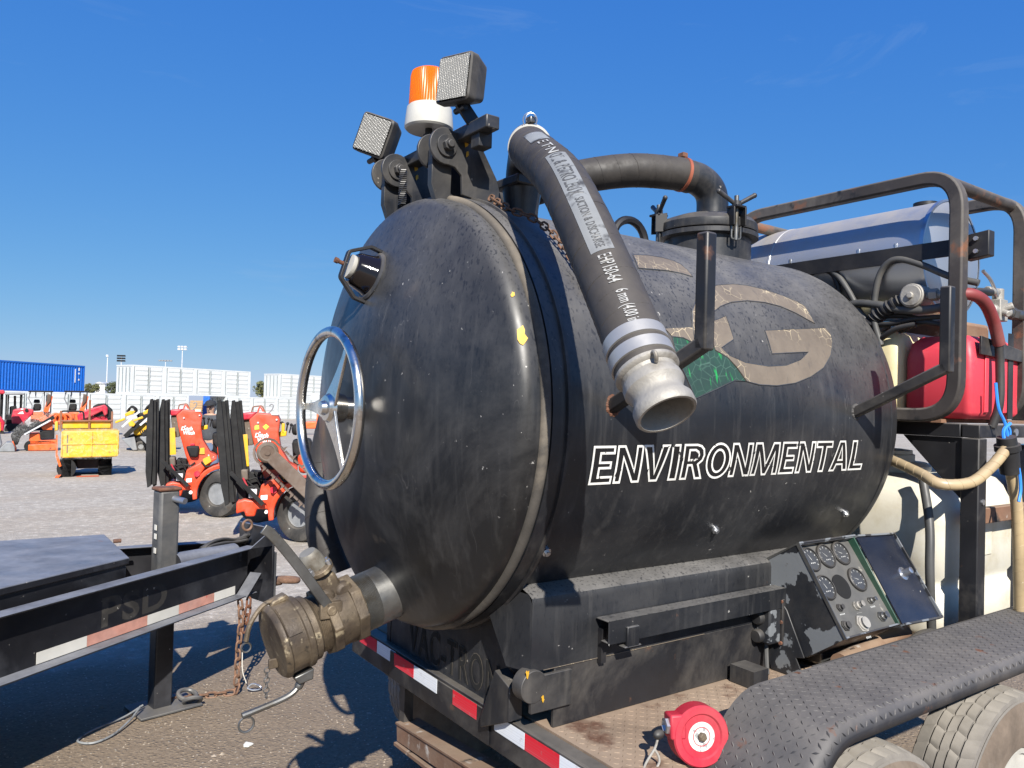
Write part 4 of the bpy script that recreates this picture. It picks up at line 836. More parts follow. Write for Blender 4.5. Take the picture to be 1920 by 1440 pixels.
# plumbing
PB = group_part('plumbing', TR)
def hose(pts, r, mat, nm='hose'): return MB().tube(spline(pts, 8), r, 12).build(nm, mat, PB)
hose([(1.96, -.56, 2.04), (1.95, -.535, 2.14), (1.95, -.534, 2.244), (1.945, -.555, 2.34), (1.94, -.595, 2.39), (1.94, -.65, 2.40), (1.945, -.74, 2.365), (1.95, -.85, 2.305), (1.97, -.95, 2.27)], .014, 'darkgrey_hose')
hose([(1.96, -.10, 2.36), (1.95, -.217, 2.394), (1.95, -.30, 2.402), (1.95, -.36, 2.36), (1.95, -.41, 2.29), (1.96, -.47, 2.18), (1.97, -.53, 2.11), (1.99, -.57, 2.13)], .013, 'darkgrey_hose')
hose([(1.97, -.20, 2.40), (1.96, -.30, 2.395), (1.96, -.345, 2.34), (1.97, -.36, 2.24)], .012, 'rubber')
hose([(1.97, -.30, 2.20), (1.95, -.435, 2.229), (1.945, -.55, 2.215), (1.945, -.66, 2.185), (1.95, -.76, 2.178), (1.97, -.84, 2.19)], .018, 'darkgrey_hose')
hose([(1.99, -.50, 2.03), (1.96, -.56, 2.067), (1.95, -.63, 2.105), (1.96, -.71, 2.121)], .012, 'rubber')
hp2 = Path(spline([(1.97, -.50, 2.13), (1.96, -.545, 2.17), (1.95, -.61, 2.205), (1.95, -.675, 2.231)], 8), (-1, 0, .3)); MB().tube(hp2.p, .026, 14).build('guarded_hose', 'rubber', PB); spiral(hp2, .028, .0, hp2.L, .022, 'guard_spiral', 'rubber', PB, .006)
for pts_ in ([(1.97, -.46, 2.15), (1.96, -.58, 2.13), (1.97, -.70, 2.145), (2.0, -.8, 2.15)], [(1.98, -.40, 2.10), (1.97, -.52, 2.16), (1.98, -.66, 2.16), (2.0, -.78, 2.12)], [(2.0, -.62, 2.10), (1.98, -.72, 2.13), (2.0, -.82, 2.11)]): hose(pts_, .011, 'rubber')
fc_ = V((1.95, -.708, 2.239)); MB().cyl(fc_+V((-.03, 0, 0)), fc_+V((.06, 0, 0)), .050, n=32).cyl(fc_+V((-.036, 0, 0)), fc_+V((-.03, 0, 0)), .044, n=32).cyl(fc_+V((-.046, 0, 0)), fc_+V((-.03, 0, 0)), .015, n=6).build('filter_head', 'castal', PB, .003)
MB().cyl(fc_+V((.01, 0, 0)), fc_+V((.02, -.16, -.004)), .017, n=12).cyl(fc_+V((.01, -.06, 0)), fc_+V((.012, -.09, 0)), .026, n=6).cyl(fc_+V((.012, -.11, 0)), fc_+V((.016, -.13, 0)), .023, n=6).build('pipe_fitting', 'castal', PB)
hose([(1.90, -.86, 2.215), (1.93, -.93, 2.225), (2.015, -.95, 2.20), (2.10, -.95, 2.13), (2.155, -.95, 2.04)], .024, 'red_hose', 'sleeved_hose'); hose([(2.15, -.95, 2.06), (2.165, -.95, 1.95), (2.165, -.95, 1.80), (2.15, -.93, 1.70)], .017, 'rubber')
hose([(1.93, -.92, 2.235), (2.03, -.93, 2.245), (2.12, -.93, 2.25)], .015, 'rubber')
v0 = V((2.21, -.92, 2.185)); m = MB().box(v0, (.07, .05, .09)).cyl(v0+V((-.06, 0, 0)), v0+V((.09, 0, 0)), .022, n=12).cyl(v0+V((.0, 0, .03)), v0+V((.0, 0, .09)), .022, n=12).cyl(v0+V((-.10, 0, .075)), v0+V((.01, 0, .075)), .017, n=12).cyl(v0+V((.02, -.05, .02)), v0, .016, n=8).cyl(v0+V((-.02, -.05, -.02)), v0, .014, n=8); m.build('valve_block', 'castal', PB, .004)
MB().cyl(v0+V((.09, 0, 0)), v0+V((.4, 0, 0)), .022, n=12).cyl(v0+V((.11, 0, 0)), v0+V((.15, 0, 0)), .028, n=6).build('pipe', 'steel', PB)
hose([(2.05, -.93, 2.33), (2.12, -.93, 2.30), (2.18, -.93, 2.24)], .007, 'zinc', 'wire')
MB().prism([(2.06, -.925, 2.07), (2.46, -.925, 2.03), (2.49, -.925, 1.98), (2.06, -.925, 1.995)], (0, .01, 0)).build('shield_plate', 'frame', PB, .002)
MB().bx((2.5, -.6, 1.75), (2.9, .3, 2.2)).build('pump_body', 'rustbar', PB, .02); MB().bx((2.0, -.25, 1.75), (2.45, .45, 2.12)).build('blower_body', 'blackdark', PB, .03)
# tan hose with strainer tied by blue cord
TH = group_part('wash_hose', TR); tp = Path(spline([(2.0, -.42, 1.58), (1.92, -.60, 1.56), (1.83, -.80, 1.512), (1.80, -.895, 1.480), (1.90, -.96, 1.487), (2.0, -.985, 1.54), (2.08, -1.0, 1.60), (2.12, -1.0, 1.635)], 8), (0, -.8, .5))
MB().tube(tp.p, .0215, 18).build('hose', 'tan_hose', TH); [spiral(tp, .0212, .0+o_, tp.L, .05*s_, 'braid', 'tan_hose', TH, .0012) for o_ in (0, .012, .025, .037) for s_ in (1,)]
MB().lathe([(.035, 0), (.037, .03), (.047, .032), (.047, .055), (.040, .06), (.036, .15)], (2.11, -1.0, 1.665), (.28, 0, -1), 28).build('strainer', 'rubber', TH)
tp = Path(spline([(2.16, -1.0, 1.52), (2.21, -1.0, 1.40), (2.235, -1.0, 1.25), (2.25, -1.0, 1.05), (2.26, -1.0, .9)], 8), (0, -.8, .5)); MB().tube(tp.p, .022, 18).build('hose', 'tan_hose', TH); spiral(tp, .0217, 0, tp.L, .05, 'braid', 'tan_hose', TH, .0012); spiral(tp, .0217, 0.02, tp.L, .05, 'braid', 'tan_hose', TH, .0012)
b0 = V((2.115, -.972, 1.66)); MB().tube(spline([b0+V((-.04, .0, .22)), b0+V((-.035, -.01, .12)), b0+V((0, -.02, .06)), b0+V((.01, -.03, -.01)), b0+V((.0, -.05, -.06)), b0+V((.03, -.06, -.12)), b0+V((.05, -.06, -.2)), b0+V((.035, -.06, -.25))], 8), .006, 6).tube(spline([b0+V((.0, -.02, .06)), b0+V((.03, -.025, .03)), b0+V((.03, -.02, -.03)), b0+V((0, -.03, -.07)), b0+V((-.02, -.03, -.03)), b0+V((-.01, -.02, .03)), b0+V((.025, -.03, .06))], 8), .007, 6).build('cord', 'blue_cord', TH)
hose([(2.01, -.72, 1.50), (1.96, -.78, 1.30), (1.93, -.80, 1.10), (1.96, -.80, .80)], .018, 'darkgrey_hose')
# spare right-hand gear behind, only glimpsed
MB().bx((2.62, -.88, .79), (3.02, -.80, 1.62)).build('engine_panel', 'lid', ENG)

# ---------------------------------------------------------------- reel on the deck
RE = thing('cable_reel', 'round bright red wind-up reel with steel hook resting on the rusty deck', 'reel'); rc = V((.380, -.950, .862)); RE.matrix_world = TR.matrix_world @ Matrix.Translation(rc) @ Matrix.Scale(.76, 4) @ Matrix.Translation(-rc); rn = V((-.38, -.90, .12)).normalized(); ru = (V((0, 0, 1))-rn*rn.z).normalized(); rs = rn.cross(ru)
MB().lathe([(.072, .030), (.078, .036), (.100, .036), (.105, .030), (.105, -.030), (.100, -.036), (.0, -.036)], rc, rn, 56, cap=False).build('casing', 'reel_red', RE)
MB().lathe([(.074, .0305), (0, .031)], rc, rn, 48, cap=False).build('face', 'reel_red', RE)
MB().lathe([(.050, .0325), (0, .0328)], rc, rn, 40, cap=False).build('label_disc', 'reel_label', RE)
def ringtext(s, r, sz, a0_, a1_, h):
    def f(x, y): a = R(a0_+(a1_-a0_)*x); rr = r+sz*y; return rc+rn*h+(ru*math.sin(a)-rs*math.cos(a)*-1)*rr
    return f
MB().lathe([(.030, .0332), (.033, .0332)], rc, rn, 40, cap=False).build('label_ring', 'reel_red', RE)
MB().lathe([(.017, .033), (.016, .046), (.011, .050), (0, .051)], rc, rn, 6).build('hub_nut', 'brass', RE, .002)
w0 = rc+rs*.0; s1 = -rs if (-rs).x < 0 else rs
m = MB().box(rc+s1*.085+ru*.035, (.06, .066, .085), Matrix((s1, rn, ru)).transposed()); m.build('spout', 'reel_red', RE, .008)
p = rc+s1*.118+ru*.035; MB().lathe([(.028, -.006), (.028, .008), (.020, .010), (.016, .002), (0, 0)], p, s1, 6).build('spout_nut', 'zinc', RE)
MB().ball(p+s1*.03-ru*.028, .018, 10, (1.3, .9, .9)).build('rope_stopper', 'rubber', RE)
hk = p+s1*.035-ru*.045; pts = [hk, hk+s1*.012-ru*.03, hk+s1*.045-ru*.075+rn*.0, hk+s1*.055-ru*.105, hk+s1*.03-ru*.112, hk+s1*.0-ru*.085, hk-s1*.004-ru*.06, hk+s1*.012-ru*.03]
MB().tube(spline(pts, 6), .0045, 8).build('hook', 'castal', RE)

# ---------------------------------------------------------------- ground
q = NB('gravel_lot'); o = q.co((1, 1, 1)); sx = q.n('SeparateXYZ'); q.l.new(o, sx.inputs[0])
nz_ = q.noise(o, .55, 5, .6); edge = q.ma('ADD', sx.outputs[1], q.ma('MULTIPLY', q.ma('SUBTRACT', nz_, .5), 2.2)); edge = q.ma('SUBTRACT', edge, q.ma('MULTIPLY', sx.outputs[0], .25))
far = q.mr(edge, 3.3, 4.0)
fine = q.noise(o, 38, 6, .75); mid_ = q.noise(o, 3.0, 6, .7); big = q.noise(o, .35, 5, .6)
near_c = q.mix(q.mr(fine, .3, .72), (.125, .092, .062), (.29, .226, .158)); near_c = q.mix(q.mr(mid_, .35, .7, 0, .55), near_c, (.15, .112, .078))
far_c = q.mix(q.mr(fine, .3, .7), (.33, .295, .245), (.62, .565, .48)); far_c = q.mix(q.mr(mid_, .40, .66, 0, .7), far_c, (.27, .24, .20)); far_c = q.mix(q.mr(big, .45, .60, 0, .7), far_c, (.40, .335, .26))
tr = q.mr(q.noise(q.co((.14, .7, 1), rot=(0, 0, R(-30))), 1.2, 6, .68, .5), .47, .66, 0, .6); far_c = q.mix(tr, far_c, (.27, .235, .19))
gr2 = q.noise(o, 8.5, 7, .78); far_c = q.mix(q.mr(gr2, .44, .60, .6, 0), far_c, (.255, .225, .185)); far_c = q.mix(q.mr(gr2, .56, .68, 0, .7), far_c, (.70, .65, .56)); st_ = q.mr(q.noise(o, .16, 4, .6, .8), .58, .70, 0, .5); far_c = q.mix(st_, far_c, (.24, .205, .165)); pb = q.vor(o, 46, 'Distance'); c = q.mix(far, near_c, far_c)
pv_ = q.vor(o, 46, 'Color'); sp_ = q.n('SeparateXYZ'); q.l.new(pv_, sp_.inputs[0]); stone = q.ma('MULTIPLY', q.mr(pb, .18, .26, 1, 0), q.mr(sp_.outputs[0], .78, .82)); c = q.mix(q.ma('MULTIPLY', stone, .7), c, (.50, .45, .37))
q.set(Base_Color=c, Roughness=.92)
hgt = q.ma('ADD', q.ma('MULTIPLY', fine, .6), q.ma('ADD', q.mr(pb, 0, .5, .5, 0), q.ma('MULTIPLY', mid_, 1.5))); q.bump(hgt, .9, .012)
me = MB(); n = 60
MB().add([(-600, -300, 0), (700, -300, 0), (700, 900, 0), (-600, 900, 0)], [(0, 1, 2, 3)]).build('ground', q.m, None, smooth=0)['kind'] = 'structure'
def solid(name, col, rough=.5, metal=0., var=.15, film=.12): return paint(name, col, rough, metal, film=.32, var=.22, vscale=5, dust=.25, chips=(((.05, .04, .032), 5, .62, .72), ((.5, .48, .44), 16, .70, .74)))
M['pebble'] = paint('pebbles', (.27, .225, .175), .9, var=.6, vscale=2.5)
m = MB(); random.seed(3)
for i in range(5200):
    t = random.random()**1.6; d = 2.2+t*9; a = R(54.8+random.uniform(-6, 38)); p = V((EYE.x+d*math.cos(a), EYE.y+d*math.sin(a), 0)); r = random.uniform(.002, .0075)*(1+(random.random() < .03)*1.4)
    h = r*random.uniform(.4, .8); an = random.random()*6.3; b = len(m.v)
    vs = [p+V((r*math.cos(an+j*1.57)*random.uniform(.7, 1.3), r*math.sin(an+j*1.57)*random.uniform(.7, 1.3), 0)) for j in range(4)]+[p+V((0, 0, h))]
    m.add(vs, [(0, 1, 4), (1, 2, 4), (2, 3, 4), (3, 0, 4)])
tag(m.build('loose_gravel', 'pebble', None, kind='stuff', smooth=0, fix=False), 'loose pale pebbles scattered over the brown dirt', 'gravel')
M['litter'] = solid('pale_litter', (.7, .7, .66))
for (x, y, s_, lb) in ((-.05, 1.62, .028, 'small white scrap on the dirt below the brass valve cap'), (.10, .93, .03, 'pale leaf-like scrap on the dirt inside the tank shadow')):
    pts = []
    for i in range(7): a = 2*math.pi*i/7; rr = s_*random.uniform(.6, 1.1); pts.append((x+rr*math.cos(a), y+rr*.7*math.sin(a), .004+.012*random.random()))
    tag(MB().prism(pts, (0, 0, .006)).build('litter_scrap', 'litter'), lb, 'litter')

# ---------------------------------------------------------------- the black equipment trailer at left
M['et_black'] = paint('trailer_black', (.011, .011, .013), .4, dust=.75, dustcol=(.27, .28, .31), film=.15, chips=(((.33, .31, .28), 34, .715, .75), ((.18, .08, .045), 12, .70, .75)), bump=.05)
M['et_grey'] = paint('jack_grey', (.05, .052, .055), .5, dust=.3, film=.3, chips=(((.16, .08, .05), 10, .68, .74), ((.3, .29, .27), 60, .73, .76)))
ET = thing('equipment_trailer', 'black equipment trailer tongue with toolbox, jack post and lunette ring', 'trailer')
zb, zt_ = .57, .858
ra, rb = V((-3.1, -.09, 0)), V((.215, 2.455, 0)); rd = (rb-ra).normalized(); rn_ = V((rd.y, -rd.x, 0))      # near rail, outer side
FRM = group_part('tongue_rail', ET); m = MB()
def chan(m, a, b, nrm, zb, zt, wd=.075, th=.009):
    m.bar(a+V((0, 0, (zb+zt)/2)), b+V((0, 0, (zb+zt)/2)), th, zt-zb-2*th)
    m.bar(a+nrm*(wd/2-.0)+V((0, 0, zt-th/2)), b+nrm*(wd/2)+V((0, 0, zt-th/2)), wd+.01, th); m.bar(a+nrm*(wd/2)+V((0, 0, zb+th/2)), b+nrm*(wd/2)+V((0, 0, zb+th/2)), wd+.01, th)
chan(m, ra-rn_*.06, rb-rn_*.06, rn_, zb, zt_); m.build('near_rail', 'et_black', FRM, .003)
fa, fb = V((-2.6, 3.05, 0)), V((.215, 2.76, 0)); fn_ = V((.1, 1, 0)).normalized()
m = MB(); chan(m, fa, fb, -fn_, zb, zt_); m.build('far_rail', 'et_black', FRM, .003)
fr = lambda s_, z, o_=.0: ra+rd*s_+rn_*o_+V((0, 0, z))
LR = (rb-ra).length
for s0, s1, c in ((-1.48, -1.21, 'tape_faded_white'), (-1.21, -.83, 'tape_faded_red'), (-.83, -.60, 'tape_faded_white'), (-.60, -.31, 'tape_faded_red'), (-.31, -.12, 'tape_faded_white')):
    s0 += LR; s1 += LR; MB().prism([fr(s0+.001, .583, -.0535), fr(s1-.001, .583, -.0535), fr(s1-.001, .634, -.0535), fr(s0+.001, .634, -.0535)], rn_*.001).build('reflective_strip', c, ET)
M['ghost'] = paint('ghost_lettering', (.032, .029, .025), .6, film=.4, chips=(((.35, .33, .3), 40, .66, .7),))
text_on('ghost_letters', 'PSD', flat(fr(LR-1.12, .650, -.0545), rd*.42, V((0, 0, .135))), 'ghost', ET, 0, .03, 1.05)
# coupler plate and lunette
tx = V((math.cos(R(14)), math.sin(R(14)), 0)); ty = V((-tx.y, tx.x, 0)); pc = V((.262, 2.60, .73))
MB().box(pc, (.014, .40, .47), Matrix((tx, ty, V((0, 0, 1)))).transposed()).build('coupler_plate', 'et_black', ET, .003)
MB().box(pc+tx*.020-ty*.13+V((0, 0, -.065)), (.02, .12, .30), Matrix((tx, ty, V((0, 0, 1)))).transposed()).build('hitch_plate', 'et_grey', ET, .003)
MB().torus(pc+tx*.15-ty*.13+V((0, 0, -.115)), (.12, .1, 1), .062, .021, 40, 12).cyl(pc+tx*.01-ty*.13+V((0, 0, -.115)), pc+tx*.10-ty*.13+V((0, 0, -.115)), .026, n=14).build('lunette_ring', 'chainrust', ET)
MB().prism([fr(LR-.10, zb, -.05), fr(LR+.02, zb+.10, -.05), fr(LR+.02, zb+.12, -.05), fr(LR-.12, zb, -.05)], rn_*.08).build('gusset', 'et_black', ET)
MB().prism([pc-ty*.2-tx*.01+V((0, 0, .235)), pc-ty*.2-tx*.16+V((0, 0, .13)), pc-ty*.2-tx*.01+V((0, 0, .13))], ty*.01).build('gusset', 'et_black', ET)
MB().torus(pc-tx*.05+ty*.03+V((0, 0, .235)), ty, .032, .008, 24, 8).build('chain_ring', 'chainrust', ET)
# jack
jx = V((-.325, 2.385, 0)); JK = group_part('jack', ET); jr = Matrix.Rotation(R(10), 3, 'Z')
MB().box(jx+V((0, 0, .93)), (.115, .115, .62), jr).build('outer_tube', 'et_grey', JK, .018)
MB().box(jx+V((0, 0, 1.244)), (.130, .130, .022), jr).build('top_cap', 'rust', JK, .01)
MB().box(jx+V((0, 0, .34)), (.100, .100, .66), jr).build('inner_leg', 'et_black', JK, .008)
MB().box(jx+V((.02, -.01, .012)), (.34, .26, .014), jr).build('foot_plate', 'et_grey', JK, .004)
MB().cyl(jx+V((.03, -.05, 1.19)), jx+V((.075, -.12, 1.18)), .018, n=16).build('crank_stub', 'zinc', JK)
m = MB(); [m.box(jx+V((-.0585, -.03, z)), (.003, .03, .03), jr) for z in (.98, 1.03, .90)]; m.build('label', 'tape_faded_white', JK)
MB().bx((-.62, 2.33, .66), (-.36, 2.36, .70)).build('jack_brace', 'et_grey', ET)
MB().cyl((-.28, 2.36, .80), (.10, 2.52, .80), .075, n=24).build('cross_tube', 'et_black', ET)
# toolbox
TB = group_part('toolbox', ET)
tb = [V((-.58, 2.03, 0)), V((-.59, 2.83, 0)), V((-2.6, 2.95, 0)), V((-2.6, .47, 0))]
MB().prism([p*1+V((0, 0, .60)) for p in tb], (0, 0, .31)).build('box', 'et_black', TB, .004)
tl = [V((-.565, 2.025, 0)), V((-.575, 2.845, 0)), V((-2.6, 2.965, 0)), V((-2.6, .44, 0))]
MB().prism([p+V((0, 0, .90)) for p in tl], (0, 0, .035)).build('lid', 'et_black', TB, .005)
MB().cyl((-.56, 2.60, .93), (-.52, 2.60, .93), .012, n=10).build('hasp', 'rust', TB)
# trailer body behind, outside the picture
MB().bx((-7.5, .2, .70), (-2.7, 3.4, .86)).build('bed', 'et_black', ET)
for y in (.1, 3.5): MB().cyl((-4.6, y-.1, .38), (-4.6, y+.1, .38), .38, n=28).cyl((-5.4, y-.1, .38), (-5.4, y+.1, .38), .38, n=28).build('road_wheels', 'tyre', ET)
# safety chains, cables
SCH = group_part('safety_chain', ET); cx = V((.10, 2.36, .56))
chain([cx, cx+V((.01, 0, -.12)), cx+V((0, .0, -.30)), cx+V((-.005, 0, -.47)), cx+V((-.01, .0, -.535)), cx+V((-.10, .03, -.548)), cx+V((-.22, .06, -.55)), cx+V((-.32, .06, -.545)), cx+V((-.36, .02, -.54))], SCH, 'link', 'chainrust', .050, .0175, .0068, .026)
chain([cx+V((.06, .02, .0)), cx+V((.05, .02, -.12)), cx+V((.02, .0, -.2))], SCH, 'link', 'rust', .050, .0175, .0068, .026)
HKp = cx+V((.055, -.01, -.53)); MB().tube(spline([HKp, HKp+V((.03, 0, .02)), HKp+V((.075, -.01, .0)), HKp+V((.07, -.02, -.012)), HKp+V((.03, -.01, -.014)), HKp], 6), .0055, 8).build('snap_hook', 'zinc', SCH)
MB().tube(spline([cx+V((.02, -.01, -.3)), cx+V((.025, -.01, -.42)), cx+V((.05, -.01, -.5))], 6), .003, 6).build('cord', 'tape_faded_white', SCH)
c0 = V((-.18, 2.31, .03)); MB().torus(c0+V((0, .06, .02)), (.2, -.3, 1), .05, .013, 28, 8).torus(c0+V((.01, -.02, .012)), (.1, .6, .8), .045, .012, 28, 8).build('shackle', 'et_grey', SCH)
MB().tube(spline([(-.42, 2.34, .05), (-.52, 2.30, .02), (-.68, 2.22, .012), (-.76, 2.12, .012), (-.70, 2.05, .012), (-.60, 2.10, .014), (-.50, 2.22, .03), (-.44, 2.30, .06)], 8), .0055, 8).build('strap_loop', 'hose_label', SCH)
CB = group_part('cables', ET)
for i in range(6):
    o_ = V((random.uniform(-.03, .03), random.uniform(-.04, .04), random.uniform(-.02, .03)))
    MB().tube(spline([V((-.15, 2.47, .74))+o_, V((-.08, 2.50, .86))+o_, V((.02, 2.56, .885))+o_*1.5, V((.12, 2.60, .875))+o_, V((.20, 2.60, .87+.01*i))+o_*.6, V((.16, 2.66, .86))+o_, V((.02, 2.64, .87))+o_*1.4, V((-.08, 2.56, .85))+o_], 8), .009, 8).build('cable', 'rubber', CB)
MB().tube(spline([(-.02, 2.52, .83), (.0, 2.53, .80), (.02, 2.52, .76)], 6), .006, 6).build('blue_wire', 'blue_cord', CB)

# ---------------------------------------------------------------- the yard behind
YAW = R(54.8); FH = V((math.cos(YAW), math.sin(YAW), 0)); RH = V((math.sin(YAW), -math.cos(YAW), 0)); RZ = YAW-math.pi/2
def hor(px): return 720+1442*math.tan(R(1.7))+(px-960)*math.tan(R(1.2))
def spot(px, d, z=0.): return V((EYE.x, EYE.y, z))+FH*d+RH*((px-960)/1442*d)
class Bk:
    """a machine standing at one spot of the yard, its local x to the right of the photo, y away"""
    def __init__(s, name, label, cat, px, d, group=None):
        s.th = math.atan((px-960)/1442); s.o = thing(name, label, cat, spot(px, d), RZ-s.th, group); s.k = d/1442; s.c = math.cos(s.th); s.px = px; s.py = hor(px)+EYE.z/s.k
    def q(s, x, y, dy=0.): return V(((x-s.px)*s.k*s.c, dy, max(0.004, (s.py-y)*s.k)))
    def plate(s, pts, d0, d1, name, mat, bev=.01): return MB().prism([s.q(x, y, d0) for x, y in pts], (0, d1-d0, 0)).build(name, mat, s.o, bev)
    def bar(s, p, q_, w, name, mat, dp=None, dq=0., dd=0.): return MB().bar(s.q(*p, dd), s.q(*q_, dd+dq), w, dp or w, (0, 1, 0)).build(name, mat, s.o, .004)
    def rod(s, pts, r, name, mat, dd=0., n=8): return MB().tube(fillet([s.q(x, y, dd) for x, y in pts], r*3, 4), r, n).build(name, mat, s.o)
    def whl(s, x, y, r, dd, wd, name='wheel', rimc='ygrey', yaw=0.):
        c = s.q(x, y, dd); a = V((math.sin(R(yaw)), -math.cos(R(yaw)), 0)); r *= s.k; W = group_part(name, s.o); h = wd/2
        MB().lathe([(r*.48, h*.7), (r*.53, h*.95), (r*.78, h), (r*.95, h*.85), (r, h*.6), (r, -h*.6), (r*.95, -h*.85), (r*.8, -h), (r*.48, -h*.7)], c, a, 48).build('tyre', 'ytyre', W)
        MB().lathe([(r*.485, h*.72), (r*.46, h*.80), (r*.42, h*.50), (r*.22, h*.42), (r*.17, h*.6), (0, h*.6)], c, a, 36).build('rim', rimc, W)
        m = MB(); e1 = a.orthogonal().normalized(); e2 = a.cross(e1)
        for i in range(8): t = 2*math.pi*i/8; p = c+a*h*.5+(e1*math.cos(t)+e2*math.sin(t))*r*.31; m.cyl(p, p+a*.012, r*.04, n=8)
        m.build('rim_holes', 'yblack', W)
    def track(s, x0, x1, y0, y1, d0, d1, name='track', lug=True):
        r = abs(y1-y0)/2*s.k; a, b = s.q(x0, (y0+y1)/2), s.q(x1, (y0+y1)/2); pts = []
        for i in range(13): t = math.pi/2+math.pi*i/12; pts.append(V((a.x+r+r*math.cos(t), 0, a.z+r*math.sin(t))))
        for i in range(13): t = -math.pi/2+math.pi*i/12; pts.append(V((b.x-r+r*math.cos(t), 0, b.z+r*math.sin(t))))
        MB().prism([p+V((0, d0, 0)) for p in pts], (0, d1-d0, 0)).build(name, 'ytrack', s.o, .01)
for nm, c, r_ in (('yred', (.62, .055, .014), .4), ('ydred', (.50, .012, .035), .4), ('yorange', (.72, .11, .015), .45), ('yyellow', (.66, .37, .008), .45), ('yblack', (.012, .012, .013), .5), ('ygrey', (.20, .21, .22), .5), ('ytyre', (.030, .029, .028), .8), ('ytrack', (.016, .016, .017), .7), ('ysilver', (.55, .56, .58), .4), ('ywhite', (.78, .78, .76), .45), ('ybrown', (.085, .055, .038), .75), ('yrust', (.20, .075, .035), .8), ('ylime', (.45, .75, .03), .5), ('ytan', (.42, .26, .12), .7), ('yblue', (.01, .12, .48), .5), ('ydust', (.11, .085, .065), .8), ('yglass', (.03, .035, .04), .1)):
    M[nm] = solid(nm, c, r_)
for nm in ('yblack', 'ytrack'): M[nm] = paint(nm+'_coat', (.004, .004, .0045), .8, film=.03, dust=.04)
M['yletter'] = paint('white_vinyl', (.72, .72, .70), .5)
q = NB('plastic_wrap'); o = q.co(); nn_ = q.noise(o, 9, 6, .75, 1.2); q.set(Base_Color=(.82, .82, .80), Roughness=.18, Alpha=q.mr(nn_, .48, .75, .02, .30)); q.bump(q.noise(o, 14, 5, .7, 1.5), .8, .03); M['wrap'] = q.m

